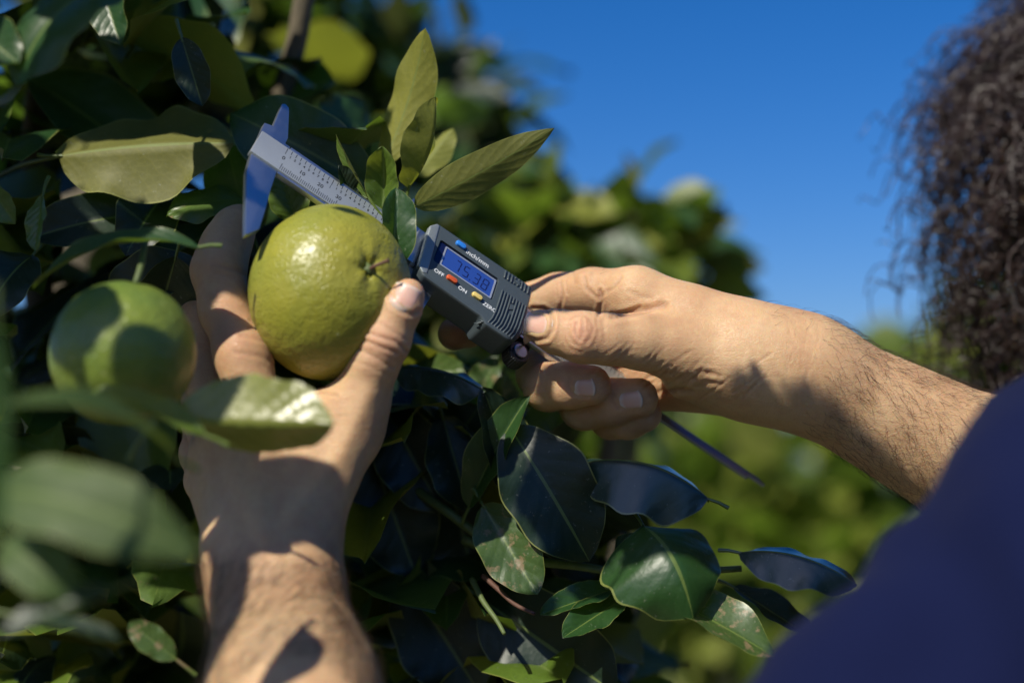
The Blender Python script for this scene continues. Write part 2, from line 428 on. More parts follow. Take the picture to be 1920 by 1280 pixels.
pw = Q(524, 1140, 554); fa = Q(548, 1290, 530)
pal.seg(pw, fa, 23.6, 30.0, 12, ((0, .5, 1), .84)); pal.seg(fa, fa + (fa - pw) * 3, 30.0, 40, 12, ((0, .5, 1), .88))
fin = LG.new()
def finger(g, pts, k=1.5): g.chain([K(*p) for p in pts], k)
def finger_iso(G, target, pts, k=4.5):
    f = G.new(); f.chain([K(*p) for p in pts], k); target.D = np.minimum(target.D, f.D); del f
finger_iso(LG, fin, [(450, 410, 634, 25), (439, 428, 628, 32), (422, 464, 619, 39), (409, 508, 610, 43), (424, 580, 601, 43), (455, 665, 592, 46), (490, 790, 584, 50)], 9)
finger_iso(LG, fin, [(428, 500, 668, 36), (402, 540, 656, 42), (380, 605, 634, 44), (400, 720, 610, 46), (432, 815, 592, 48)])
finger_iso(LG, fin, [(432, 600, 684, 34), (402, 640, 670, 40), (376, 700, 650, 43), (388, 780, 622, 44), (404, 850, 602, 44)])
finger_iso(LG, fin, [(440, 700, 684, 30), (410, 740, 672, 34), (382, 790, 656, 37), (378, 850, 632, 38), (390, 900, 610, 40)])
LG.merge(pal, 0); LG.merge(fin, 5)
th = LG.new()
th.chain([K(766, 553, 584, 31), K(752, 577, 583, 38), K(722, 638, 584, 47), K(702, 680, 586, 46), K(676, 750, 590, 55), K(655, 810, 592, 60)], 3.0)
LG.D = smin(LG.D, th.D, 7)

# ---- right hand: thumb on the caliper, index behind it, three fingers curled
RG = Grid((-46, -122, -726), (262, 52, -574), .85)
p2 = RG.new()
for a, b in [(K(1192, 556, 640, 56), K(1420, 640, 626, 62)), (K(1210, 620, 660, 52), K(1440, 680, 640, 60)),
             (K(1225, 690, 664, 50), K(1440, 715, 645, 58)), (K(1250, 722, 662, 46), K(1400, 728, 648, 52)),
             (K(1262, 652, 622, 54), K(1420, 690, 624, 72)), (K(1300, 600, 632, 50), K(1440, 650, 628, 60)),
             (K(1290, 700, 634, 50), K(1400, 715, 634, 62))]:
    pseg(a, b, 9, None, p2)
p2.seg(Q(1410, 680, 632), Q(1510, 698, 630), 22, 23.0, 14, ((0, 0, 1), 1.05))
rw = Q(1510, 700, 630); re_ = np.array([350., -128., -650.])
rm = rw + (re_ - rw) * .42
p2.seg(rw, rm, 22.8, 32, 14, ((0, 0, 1), .95)); p2.seg(rm, re_, 32, 38, 14)
f2 = RG.new()
finger_iso(RG, f2, [(852, 626, 662, 31), (880, 615, 668, 34), (935, 585, 668, 38), (1045, 552, 660, 39), (1110, 545, 650, 42), (1195, 556, 640, 54)], 3)
finger_iso(RG, f2, [(1108, 722, 632, 38), (1070, 722, 636, 43), (1028, 724, 646, 46), (1014, 700, 664, 45), (1080, 650, 674, 46), (1200, 620, 662, 48)], 3)
finger_iso(RG, f2, [(1196, 746, 638, 38), (1150, 753, 644, 43), (1095, 760, 652, 45), (1080, 740, 670, 43), (1140, 700, 680, 44), (1225, 690, 664, 46)], 3)
finger_iso(RG, f2, [(1206, 776, 645, 35), (1178, 784, 652, 38), (1145, 784, 660, 38), (1138, 772, 672, 38), (1180, 740, 682, 40), (1250, 722, 662, 42)], 3)
RG.merge(p2, 0); RG.merge(f2, 4)
t2 = RG.new()
t2.chain([K(1012, 611, 618, 31), K(1045, 622, 615, 41), K(1092, 632, 612, 48), K(1140, 636, 614, 47), K(1200, 640, 618, 52), K(1290, 655, 624, 62)], 3.0)
RG.D = smin(RG.D, t2.D, 5)

def body_half(g, cutp, cutn):
    V, Fq = nets(g, 3); keep = ((V - cutp) @ cutn) < 3.0
    return V, Fq, keep
def soft(x, y, cx, cy, r): return np.exp(-((x - cx) ** 2 + (y - cy) ** 2) / (r * r))
def carve_left(V, Fq):
    N = vnormals(V, Fq); d = np.zeros(len(V)); rd = np.zeros(len(V)); x, y = PXY(V)
    L = [([(672, 612), (700, 628), (742, 640), (764, 660)], 3.2, .5), ([(668, 632), (700, 645), (745, 662)], 3.2, .55), ([(664, 650), (700, 668), (738, 690)], 3, .35),
         ([(680, 600), (712, 606), (760, 636)], 3, .25), ([(655, 672), (700, 690), (735, 708)], 3, .2),
         ([(452, 628), (500, 640), (540, 672)], 4, .3), ([(470, 600), (500, 618)], 4, .22), ([(440, 660), (490, 668), (530, 690)], 4, .25), ([(575, 745), (600, 735), (632, 742)], 3, .4),
         ([(400, 495), (440, 505), (470, 520)], 4, .3), ([(405, 512), (440, 520)], 4, .25)]
    for ln, w, dep in L: groove(V, N, d, ln, w, dep)
    nl = [(732, 533), (727, 548), (735, 568), (752, 583), (772, 590), (786, 582)]
    gr = np.zeros(len(V)); groove(V, N, gr, nl, 4, .55, bulge=.5); d += gr
    rd += .45 * soft(x, y, 715, 645, 45) + .25 * soft(x, y, 440, 600, 60) + .35 * soft(x, y, 770, 560, 35)
    # tendons under the back of the hand
    for ln in ([(500, 1000), (480, 860), (470, 760)], [(490, 1000), (440, 880), (430, 830)], [(530, 990), (640, 850), (690, 740)]):
        groove(V, N, d, ln, 16, -.8, bulge=.2)
    return V + N * d[:, None], d, rd
def carve_right(V, Fq):
    N = vnormals(V, Fq); d = np.zeros(len(V)); rd = np.zeros(len(V)); x, y = PXY(V)
    L = [([(1068, 600), (1078, 592), (1092, 590), (1106, 598), (1112, 614), (1108, 632), (1098, 643)], 3.0, .28), ([(1084, 648), (1072, 640), (1065, 625), (1067, 608)], 3.0, .3),
         ([(1082, 602), (1078, 622), (1086, 638)], 2.6, .35), ([(1092, 598), (1094, 620), (1088, 636)], 2.6, .3), ([(1102, 604), (1103, 622)], 2.6, .2),
         ([(1060, 608), (1058, 632), (1070, 654), (1090, 660)], 3, .18), ([(1118, 600), (1122, 624), (1112, 650)], 3, .15),
         ([(1130, 604), (1134, 640)], 3, .18), ([(1050, 600), (1048, 640)], 3, .15),
         ([(1246, 572), (1210, 582), (1175, 590), (1150, 592)], 6, .8), ([(1200, 575), (1160, 590)], 3.5, .5),
         ([(1125, 545), (1128, 565), (1122, 590)], 3.4, .8), ([(1122, 560), (1100, 540), (1096, 520)], 3.2, .45), ([(1125, 555), (1150, 540), (1165, 520)], 3.2, .35),
         ([(1052, 530), (1055, 555), (1050, 580)], 3.0, .5), ([(1060, 528), (1064, 550)], 3, .3), ([(1045, 535), (1047, 560)], 3, .2),
         ([(1075, 510), (1078, 530)], 3, .2), ([(1110, 512), (1108, 530)], 3, .2), ([(1180, 545), (1200, 555), (1225, 560)], 4, .3)]
    rr = random.Random(4)
    for k in range(34):
        x0 = 1160 + rr.random() * 300; y0 = 640 + rr.random() * 60 + (x0 - 1160) * .06; ln_ = 25 + rr.random() * 55; a = 2.25 + rr.random() * .35
        L.append(([(x0, y0), (x0 + ln_ * .5 * math.cos(a) + 2, y0 + ln_ * .5 * math.sin(a)), (x0 + ln_ * math.cos(a), y0 + ln_ * math.sin(a))], 2.2, .10 + .16 * rr.random()))
    for k in range(16):
        x0 = 1475 + rr.random() * 70; y0 = 600 + rr.random() * 90
        L.append(([(x0, y0), (x0 + 4 * rr.random(), y0 + 22), (x0 - 3, y0 + 44)], 2.2, .10))
    for k in range(9):
        x0 = 1200 + rr.random() * 120; y0 = 700 + rr.random() * 45
        L.append(([(x0, y0), (x0 + 20, y0 - 8), (x0 + 44, y0 - 4)], 4.5, .3))
    for ln, w, dep in L: groove(V, N, d, ln, w, dep)
    nl = [(998, 578), (1020, 578), (1033, 588), (1037, 603), (1035, 620), (1026, 634), (1008, 638), (992, 634)]
    groove(V, N, d, nl, 3.6, .6, bulge=.6)
    for nl in ([(1068, 708), (1064, 722), (1072, 736), (1100, 742)], [(1150, 738), (1148, 750), (1160, 764)]): groove(V, N, d, nl, 4, .4)
    rd += .35 * soft(x, y, 1090, 625, 34) + .3 * soft(x, y, 860, 630, 40) + .25 * soft(x, y, 1120, 740, 90) + .15 * soft(x, y, 1050, 560, 40)
    return V + N * d[:, None], d, rd

BG = Grid((-110, -620, -1080), (760, 330, -300), 7)
shL = np.array([177., -75., -430.]); shR = np.array([505., 10., -800.]); mid = (shL + shR) / 2
hipc = mid + np.array([40, -470, 60]); head = np.array([352., 70., -830.])
lv = unit(shR - shL)
BG.seg(pw, fa, 24, 30.0, 8, ((0, .5, 1), .84)); BG.seg(fa, el, 30, 38, 10); BG.seg(el, shL, 36, 42, 14)
BG.seg(rw, re_, 23, 34, 10); BG.seg(re_, shR, 34, 42, 14)
BG.seg(shL + lv * 20, shR - lv * 20, 48, 48, 30); BG.seg(mid - [0, 90, 0], hipc + [0, 60, 0], 112, 95, 50)
BG.seg(hipc - lv * 55, hipc + lv * 55, 85, 85, 40); BG.seg(mid + [-10, 20, -10], head + [10, -50, 20], 48, 46, 25)
BG.seg(head + [0, 12, 0], head + [10, -22, 6], 74, 62, 20)
face = unit(np.array([-.62, -.12, -.78])); fs = unit(np.cross(face, [0, 1, 0]))
BG.seg(head + face * 66 + [0, 6, 0], head + face * 84 + [0, -14, 0], 7, 10, 10)
BG.seg(head + face * 54 + [0, -52, 0], head + face * 60 + [0, -58, 0], 20, 20, 16)
for s_ in (-1, 1):
    BG.seg(head + face * 66 + fs * s_ * 30 + [0, 22, 0], head + face * 62 + fs * s_ * 12 + [0, 24, 0], 8, 7, 8)
    BG.seg(head + fs * s_ * 74 + [0, 8, 0], head + fs * s_ * 72 + [0, -16, 0], 11, 7, 5, (fs, .5))

def build_body():
    parts = []; red = []; grv = []
    bm = bmesh.new(); lay = None
    cuts = [(LG, Q(545, 1400, 508), unit(fa - pw), carve_left), (RG, rw + (re_ - rw) * .47, unit(re_ - rw), carve_right)]
    metas = []
    allV = []; allF = []; rdl = []; gvl = []; off = 0
    for g, cp, cn, fn in cuts:
        if g is LG: cp = fa + unit(fa - pw) * 22
        V, Fq = nets(g, 3); V, d, rd = fn(V, Fq)
        g.surf = (V, Fq)
        k = ((V - cp) @ cn) < 0; fk = k[Fq].all(1)
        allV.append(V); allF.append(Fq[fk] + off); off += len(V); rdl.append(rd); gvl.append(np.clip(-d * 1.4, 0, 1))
    V, Fq = nets(BG, 2)
    k = np.ones(len(V), bool)
    for g, cp, cn, fn in cuts:
        if g is LG: cp = fa + unit(fa - pw) * 22
        k &= ~(((V - cp) @ cn < 0) & (np.linalg.norm((V - cp) - ((V - cp) @ cn)[:, None] * cn, axis=1) < 62) & ((V - cp) @ cn > -260))
    fk = k[Fq].all(1); allV.append(V); allF.append(Fq[fk] + off); rdl.append(np.zeros(len(V))); gvl.append(np.zeros(len(V)))
    V = np.concatenate(allV); Fq = np.concatenate(allF); rd = np.concatenate(rdl); gv = np.concatenate(gvl)
    me = pymesh('body', V, Fq)
    a = me.attributes.new('redness', 'FLOAT', 'POINT'); a.data.foreach_set('value', np.clip(rd, 0, 1).astype(np.float32))
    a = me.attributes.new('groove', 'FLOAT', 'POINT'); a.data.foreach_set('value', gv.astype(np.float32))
    bm = bmesh.new(); bm.from_mesh(me)
    bmesh.ops.delete(bm, geom=[v for v in bm.verts if not v.link_faces], context='VERTS')
    # stitch the fine forearms to the coarse upper arms
    be = [e for e in bm.edges if e.is_boundary]
    loops = []; seen = set()
    for e in be:
        if e in seen: continue
        st = [e]; comp = []; seen.add(e)
        while st:
            q = st.pop(); comp.append(q)
            for v in q.verts:
                for e2 in v.link_edges:
                    if e2.is_boundary and e2 not in seen: seen.add(e2); st.append(e2)
        c = sum((e.verts[0].co for e in comp), Vector()) / len(comp); loops.append((comp, c))
    print('boundary loops', [(len(l), tuple(round(x, 3) for x in c)) for l, c in loops])
    loops = [l for l in loops if len(l[0]) > 8]
    used = set()
    for i in range(len(loops)):
        for j in range(i + 1, len(loops)):
            if i in used or j in used: continue
            if (loops[i][1] - loops[j][1]).length < .03:
                try: bmesh.ops.bridge_loops(bm, edges=loops[i][0] + loops[j][0]); used |= {i, j}
                except Exception as ex: print('bridge', ex)
    bmesh.ops.recalc_face_normals(bm, faces=bm.faces)
    bm.to_mesh(me); bm.free()
    me.polygons.foreach_set('use_smooth', [True] * len(me.polygons)); me.update()
    link('body', me, M['skin'], PERSON)
build_body()
print('body', round(time.time() - T0, 1))

def samp(g, P):
    q = (P - g.lo) / g.h; i = np.clip(np.floor(q).astype(int), 0, np.array(g.D.shape) - 2); f = q - i; r = 0
    for a in (0, 1):
        for b in (0, 1):
            for c in (0, 1):
                w = (f[:, 0] if a else 1 - f[:, 0]) * (f[:, 1] if b else 1 - f[:, 1]) * (f[:, 2] if c else 1 - f[:, 2])
                r = r + w * g.D[i[:, 0] + a, i[:, 1] + b, i[:, 2] + c]
    return r
def nail(g, base, tip, d, wpx, nrm, over=1.0, free=.12):
    B = Q(*base, d); T = Q(*tip, d); f = T - B; L = np.linalg.norm(f); f /= L; n = unit(np.asarray(nrm, float) - f * (np.asarray(nrm, float) @ f)); s = np.cross(f, n)
    hw = wpx * d / FPX / 2; m = 15; P = []; UV = []; sh = []
    for i in range(m):
        u = i / (m - 1)
        # rounded cuticle, slightly rounded free edge
        for j in range(m):
            v = -1 + 2 * j / (m - 1); uu = u * L
            arc0 = .22 * L * v * v; arc1 = L * (1 - .10 * v * v)
            pos = arc0 + (arc1 - arc0) * u; wd = hw * (.86 + .14 * math.sin(min(1, u * 1.6) * 1.57))
            P.append(B + f * pos + s * (v * wd)); UV.append((u, (v + 1) / 2))
            e = min(1, (1 - abs(v)) / .18); e0 = min(1, u / .15); h = .22 * min(e, 1) * e0 - .5 * (1 - min(e, e0)); sh.append(h)
    P = np.array(P) + n * 14
    lo = np.zeros(len(P)); 
    t = np.zeros(len(P))
    for _ in range(60):
        q = samp(g, P - n * t[:, None]); t += np.clip(q, -.4, 1.2) * .8
    t = t.reshape(m, m)
    for r_ in (0, 1):
        t[1:-1] = (t[:-2] + 2 * t[1:-1] + t[2:]) / 4; t[:, 1:-1] = (t[:, :-2] + 2 * t[:, 1:-1] + t[:, 2:]) / 4
    c = t[:9].mean(0)
    for i in range(m):
        if i > 9: t[i] = t[9] + (t[9] - t[7]) / 2 * (i - 9) * .8          # keeps straight beyond the fingertip
    V = P - n * t.reshape(-1)[:, None] + n * np.array(sh)[:, None]
    V = list(V); Fc = [(i * m + j, i * m + j + 1, (i + 1) * m + j + 1, (i + 1) * m + j) for i in range(m - 1) for j in range(m - 1)]
    o = len(V); V += [V[(m - 1) * m + j] - n * .7 - f * .5 for j in range(m)]
    Fc += [((m - 1) * m + j, (m - 1) * m + j + 1, o + j + 1, o + j) for j in range(m - 1)]
    UV += [(1, .5)] * m
    link('fingernail', pymesh('fingernail', V, Fc, uvs=UV), M['nail'], PERSON)
nail(LG, (748, 584), (768, 533), 576, 56, (.18, .25, .95))
nail(RG, (1036, 610), (982, 603), 608, 50, (-.06, .16, .98))
nail(RG, (1072, 728), (1116, 724), 625, 34, (.15, -.25, .95))
nail(RG, (1156, 754), (1204, 746), 631, 34, (.15, -.1, .98))

# ---- arm hair
def arm_hair(g, zone, count, dirpx, lo, hi, seed, ln=(5, 11)):
    V, Fq = g.surf; N = vnormals(V, Fq); x, y = PXY(V); r = random.Random(seed)
    sel = np.where(zone(x, y, V, N))[0]
    if not len(sel): return [], []
    vv = []; ff = []
    dr = unit(dirpx)
    for k in range(count):
        i = sel[r.randrange(len(sel))]; p = V[i]; n = N[i]
        t = unit(dr - n * (dr @ n)); t = unit(t + np.array([r.gauss(0, .45), r.gauss(0, .45), r.gauss(0, .45)])); t = unit(t - n * (t @ n))
        L = ln[0] + (ln[1] - ln[0]) * r.random(); c = np.cross(n, t) * r.gauss(0, .35)
        pts = [p + t * L * s_ + n * (L * .42 * s_ * (1.15 - s_)) * (1 + .3 * r.random()) + c * L * s_ * s_ for s_ in (0, .25, .5, .75, 1)]
        w = .042 + .025 * r.random(); a = unit(np.cross(t, n)); b = n
        o = len(vv)
        for q, pt in enumerate(pts):
            ww = w * (1 - .8 * q / 4)
            vv += [pt + a * ww, pt - a * ww * .5 + b * ww * .87, pt - a * ww * .5 - b * ww * .87]
        for q in range(4):
            for e in range(3): ff.append((o + q * 3 + e, o + q * 3 + (e + 1) % 3, o + q * 3 + 3 + (e + 1) % 3, o + q * 3 + 3 + e))
    return vv, ff
tt = NT('arm_hair'); b_ = tt.n('BsdfPrincipled', **{'Base Color': (.035, .02, .012), 'Roughness': .4}); M['armhair'] = tt.out(b_.outputs[0])
hz = [arm_hair(RG, lambda x, y, V, N: (x > 1540) & (N[:, 2] > -.2) , 1500, (.75, -.75, .1), 0, 0, 1),
      arm_hair(RG, lambda x, y, V, N: (x > 1600) & (N[:, 2] > -.1), 1100, (.5, -.85, .1), 0, 0, 5, (6, 13)),
      arm_hair(RG, lambda x, y, V, N: (x > 1430) & (N[:, 1] > .55), 420, (.95, .3, .1), 0, 0, 2),
      arm_hair(RG, lambda x, y, V, N: (x > 1500) & (N[:, 1] < -.5), 350, (.9, -.5, 0), 0, 0, 6),
      arm_hair(LG, lambda x, y, V, N: (y > 1060) & (N[:, 2] > -.1), 2400, (.45, .7, .2), 0, 0, 3, (7, 15)),
      arm_hair(RG, lambda x, y, V, N: (x > 1040) & (x < 1130) & (y < 520) & (N[:, 1] > .6), 26, (.8, .5, -.3), 0, 0, 8, (3, 6))]
hv, hf = join(hz)
link('arm_hair', pymesh('arm_hair', hv, hf), M['armhair'], PERSON)['kind'] = 'stuff'
del LG.D, RG.D

# ---- curly hair
def curls():
    r = random.Random(11); vv = []; ff = []
    hc = head + np.array([6, 6, 4]); ax = np.array([128., 158., 120.])
    for k in range(5200):
        u = np.array([r.gauss(0, 1), r.gauss(0, 1) + .1, r.gauss(0, 1)]); u = unit(u)
        if u @ face > .55 and u[1] < .55: continue
        p = hc + u * ax * .80; L = 22 + 44 * r.random() ** 1.7; t = unit(u + np.array([r.gauss(0, .35), -.55 + r.gauss(0, .25), r.gauss(0, .35)]))
        a = unit(np.cross(t, [.3, .1, .9])); b = np.cross(t, a); turns = 2.0 + 2.5 * r.random(); rad = 3.5 + 3.5 * r.random(); ph = r.random() * 6.28; m = 22; pts = []
        for q in range(m):
            s = q / (m - 1); w = ph + s * turns * 6.28; rr = rad * min(1, s * 4)
            pts.append(p + t * L * s + np.array([0, -1, 0]) * 26 * s * s + (a * math.cos(w) + b * math.sin(w)) * rr)
        v, f = tube(pts, np.linspace(.85, .4, m), 3, False); o = len(vv); vv += v; ff += [tuple(i + o for i in q) for q in f]
    t = NT('dark_hair'); tc = t.n('TexCoord').outputs['Object']
    n = t.n('TexNoise', Vector=tc, Scale=60, Detail=3).outputs['Fac']
    s = t.n('BsdfPrincipled', **{'Base Color': t.mix(n, (.016, .011, .010), (.050, .030, .024)), 'Roughness': .36, 'Specular IOR Level': .6})
    link('hair', pymesh('hair', vv, ff), t.out(s.outputs[0]), PERSON)
    g = Grid(hc - 170, hc + 170, 6); g.seg(hc - face * 25 + [0, 12, 0], hc - face * 25 - [0, 22, 0], 88, 84)
    V, Fq = nets(g, 1); N = vnormals(V, Fq)
    from mathutils import noise as mn
    V = V + N * np.array([5 * mn.noise(Vector(tuple(p * .08))) for p in V])[:, None]
    link('scalp_hair', pymesh('scalp_hair', V, Fq), bpy.data.materials['dark_hair'], PERSON)
curls()

# ---- clothing
def cloth(name, segs, h, lo, hi, mat, wr=3.0, sc=.012, k=24):
    from mathutils import noise as mn
    g = Grid(lo, hi, h)
    for a, b, ra, rb in segs: g.seg(a, b, ra, rb, k)
    V, Fq = nets(g, 2); N = vnormals(V, Fq)
    d = np.array([mn.noise(Vector(tuple(p * sc * np.array([1, .55, 1])))) * wr + mn.noise(Vector(tuple(p * sc * 2.7))) * wr * .35 for p in V])
    if name == 'shirt':      # drag folds running across the sleeve
        d += np.array([5.5 * (1 - 2.4 * abs(mn.noise(Vector((p[0] * .030 - p[1] * .012, p[1] * .020 + p[0] * .016, p[2] * .012)))) ) for p in V]) - 3
    V = V + N * (d[:, None] + 2); link(name, pymesh(name, V, Fq), mat, PERSON)
def cloth_mat(name, base):
    t = NT(name); tc = t.n('TexCoord').outputs['Object']
    w = t.n('TexNoise', Vector=tc, Scale=1400, Detail=2).outputs['Fac']; n = t.n('TexNoise', Vector=tc, Scale=9, Detail=3).outputs['Fac']
    c = t.mix(n, base, tuple(x * 1.35 for x in base)); bp = t.n('Bump', Height=w, Strength=.5, Distance=.0006).outputs[0]
    s = t.n('BsdfPrincipled', **{'Base Color': c, 'Roughness': .9, 'Normal': bp, 'Specular IOR Level': .12, 'Sheen Weight': .03, 'Sheen Roughness': .5}); return t.out(s.outputs[0])
upL = el + (shL - el) * .30; upR = re_ + (shR - re_) * .35
cloth('shirt', [(upL, shL, 45, 49), (shL, shL + lv * 60, 50, 60), (upR, shR, 44, 54), (shL + lv * 30, shR - lv * 30, 58, 58),
                (mid - [0, 90, 0], hipc, 124, 112), (hipc - lv * 50, hipc + lv * 50, 100, 100)], 5.4, (-60, -640, -980), (760, 90, -280), cloth_mat('navy_cotton', (.0025, .005, .028)), 9.0, .017)
kn = [np.array([-1, 0, 0]), np.array([1, 0, 0])]
legs = []
for s_ in (-1, 1):
    h_ = hipc + lv * 75 * s_ + [0, -30, 0]; k_ = h_ + np.array([0, -400, -10]); a_ = k_ + np.array([0, -395, 20 - 35]); legs += [(h_, k_, 88, 62), (k_, a_, 60, 50)]
cloth('trousers', [(hipc - lv * 55, hipc + lv * 55, 104, 104)] + legs, 12, (150, -1480, -960), (640, -380, -300), cloth_mat('dark_denim', (.03, .04, .07)), 5, .01, 20)
for s_ in (-1, 1):
    an = hipc + lv * 75 * s_ + [0, -845, -25]
    g = Grid(an + [-190, -140, -190], an + [190, 80, 190], 6); fd = unit(np.array([-.6, 0, -.8])); fl = np.array([0, -55, 0])
    g.seg(an, an + fl * .6, 42, 44, 10); g.seg(an + fl - fd * 30, an + fl + fd * 120, 42, 38, 12); g.seg(an + fl * 1.45 - fd * 30, an + fl * 1.45 + fd * 125, 36, 34, 8)
    V, Fq = nets(g, 2); link('shoe', pymesh('shoe', V, Fq), plain('shoe_leather', (.05, .035, .025), .5), PERSON)
del BG.D
print('person', round(time.time() - T0, 1))

# ================================================================== measured fruit, second fruit
def rind(name, c1, c2, deep):
    t = NT(name); tc = t.n('TexCoord').outputs['Object']
    a = t.n('TexNoise', Vector=tc, Scale=22, Detail=5, Roughness=.6).outputs['Fac']
    c = t.ramp(a, [(.32, c2), (.62, c1)])
    v = t.n('TexVoronoi', Vector=tc, Scale=640); f = t.ramp(v.outputs['Distance'], [(0, (0, 0, 0)), (.42, (1, 1, 1))])
    c = t.mix(t.math('MULTIPLY', t.math('SUBTRACT', 1, f), .28), c, deep)
    sc = t.n('TexNoise', Vector=tc, Scale=75, Detail=6, Roughness=.75).outputs['Fac']
    c = t.mix(t.ramp(sc, [(.0, (0, 0, 0)), (.69, (0, 0, 0)), (.76, (.7, .7, .7))]), c, (.42, .42, .2))
    sp = t.n('TexVoronoi', Vector=tc, Scale=120, Randomness=1).outputs['Distance']
    c = t.mix(t.ramp(sp, [(0, (.8, .8, .8)), (.045, (.8, .8, .8)), (.07, (0, 0, 0))]), c, (.45, .44, .22))
    n2 = t.n('TexNoise', Vector=tc, Scale=230, Detail=3).outputs['Fac']
    h = t.math('ADD', t.math('MULTIPLY', f, .45), t.math('MULTIPLY', n2, 1.3))
    bp = t.n('Bump', Height=h, Strength=.55, Distance=.0010).outputs[0]
    s = t.n('BsdfPrincipled', **{'Base Color': c, 'Roughness': .36, 'Normal': bp, 'Specular IOR Level': .5, 'Subsurface Weight': .15, 'Subsurface Scale': .004})
    s.inputs['Subsurface Radius'].default_value = (.8, .9, .2)
    return t.out(s.outputs[0])
def sphere_fruit(c, r, axis, squash, pole_dir, dimple, seed, nu=96, nv=60):
    from mathutils import noise as mn
    up = unit(pole_dir); a = unit(np.cross(up, [.1, .9, .2])); b = np.cross(up, a); V = []; Fc = []
    for i in range(nv + 1):
        th = math.pi * i / nv
        for j in range(nu):
            ph = 2 * math.pi * j / nu; d = up * math.cos(th) + (a * math.cos(ph) + b * math.sin(ph)) * math.sin(th)
            k = 1 - dimple * math.exp(-(th / .10) ** 2) - .035 * math.exp(-(th / .34) ** 2) * (1 + .4 * math.cos(5 * ph)) - .03 * math.exp(-((math.pi - th) / .2) ** 2)
            k += .008 * mn.noise(Vector(tuple(d * 2.3 + seed)))
            q = d * k * r; q = q + unit(axis) * (q @ unit(axis)) * (squash - 1); V.append(c + q)
    for i in range(nv):
        for j in range(nu): Fc.append((i * nu + j, (i + 1) * nu + j, (i + 1) * nu + (j + 1) % nu, i * nu + (j + 1) % nu))
    return V, Fc
def at_px(px, py, d): return Q(px, py, d)
oc = Q(619, 548, 600); orr = 34.2
FR = empty('citrus_fruit', W(oc), 'large yellow-green citrus fruit gripped between thumb and fingers under the caliper', 'citrus fruit')
pd = unit(Q(704, 498, 572) - oc)
V, Fc = sphere_fruit(oc, orr, (.1, 1, -.1), 1.09, pd, .10, 1.0, 160, 100)
link('rind', pymesh('rind', V, Fc), rind('yellow_green_rind', (.27, .255, .030), (.19, .21, .028), (.13, .155, .02)), FR)
pb = oc + pd * orr * .93
st = spline([pb - pd * 1, pb + pd * 3 + [.5, .3, 0], pb + pd * 5 + [4, 1.6, 0], pb + pd * 5 + [5.4, 2.0, .5]], 5)
v1, f1 = tube(st, [1.1] * 3 + [.75] * (len(st) - 6) + [.9, 1.15, 1.0], 8)
link('stem', pymesh('stem', v1, f1), M['redtwig'], FR)
cv = []; cf = []
for k in range(5):
    a0 = k * 1.257; ux = unit(np.cross(pd, [0, 1, 0])); uy = np.cross(pd, ux)
    e = lambda r_, an, hh: pb + (ux * math.cos(an) + uy * math.sin(an)) * r_ + pd * hh
    o = len(cv); cv += [e(0, 0, 1.6), e(1.7, a0 - .6, 1.0), e(3.0, a0, .7), e(1.7, a0 + .6, 1.0), e(0, 0, .4), e(1.7, a0 - .6, .1), e(3.0, a0, .1), e(1.7, a0 + .6, .1)]
    cf += [(o, o + 1, o + 2, o + 3), (o + 1, o + 5, o + 6, o + 2), (o + 2, o + 6, o + 7, o + 3)]
link('calyx', pymesh('calyx', cv, cf), M['twig'], FR)

gc = Q(232, 662, 548); G2 = empty('unripe_fruit', W(gc), 'smaller dark green unripe fruit hanging at the left edge behind blurred leaves', 'citrus fruit')
V, Fc = sphere_fruit(gc, 27.6, (0, 1, 0), 1.02, unit([.1, 1, -.2]), .06, 5.0)
link('rind', pymesh('rind', V, Fc), rind('green_rind', (.17, .22, .030), (.065, .13, .028), (.04, .08, .015)), G2)
v1, f1 = tube(spline([gc + [3, 27, -6], gc + [4, 34, -10], gc + [1, 48, -30]], 4), 1.3, 7); link('stem', pymesh('stem', v1, f1), M['twig'], G2)

# ================================================================== digital caliper
CU = unit([.80, -.535, -.27]); CV_ = np.array([.23, .70, -.675]); CV_ = unit(CV_ - CU * (CV_ @ CU)); CN = np.cross(CU, CV_); CA = Q(522, 322, 600)
def cp(u, v, w): return CA + CU * u + CV_ * v + CN * w
CAL = empty('digital_caliper', W(cp(98, 7, 0)), 'digital caliper with steel jaws, printed beam and grey display housing closed on the fruit', 'caliper')
def metal(name, base, rough, scr=.3, m=1.0):
    t = NT(name); tc = t.n('TexCoord').outputs['Object']
    n = t.n('TexNoise', Vector=tc, Scale=900, Detail=3).outputs['Fac']; n2 = t.n('TexNoise', Vector=tc, Scale=60, Detail=5, Roughness=.7).outputs['Fac']
    c = t.mix(t.math('MULTIPLY', n2, .5), base, tuple(x * .7 for x in base))
    sp = t.n('TexVoronoi', Vector=tc, Scale=420).outputs['Distance']
    c = t.mix(t.ramp(sp, [(0, (.6, .6, .6)), (.07, (.6, .6, .6)), (.1, (0, 0, 0))]), c, (.75, .75, .72))
    s = t.n('BsdfPrincipled', **{'Base Color': c, 'Metallic': m, 'Roughness': t.math('MULTIPLY_ADD', n2, scr, rough),
            'Normal': t.n('Bump', Height=n, Strength=.12, Distance=.0002).outputs[0]})
    return t.out(s.outputs[0])
M['steel'] = metal('brushed_steel', (.52, .57, .66), .26, .25)
M['satin'] = metal('satin_scale', (.46, .50, .53), .40, .25, .7)
M['plastic'] = plain('grey_plastic', (.060, .078, .088), .42, bump=(2500, .35, .0001), var=.1, vs=700)
M['plastic_edge'] = plain('silver_trim', (.30, .34, .35), .38, metal=.5, bump=(3000, .7, .0002), var=.25, vs=2500)
M['black'] = plain('black_plastic', (.012, .013, .015), .35)
M['print'] = plain('black_print', (.01, .012, .015), .6)
M['white_print'] = plain('white_print', (.72, .75, .76), .5)
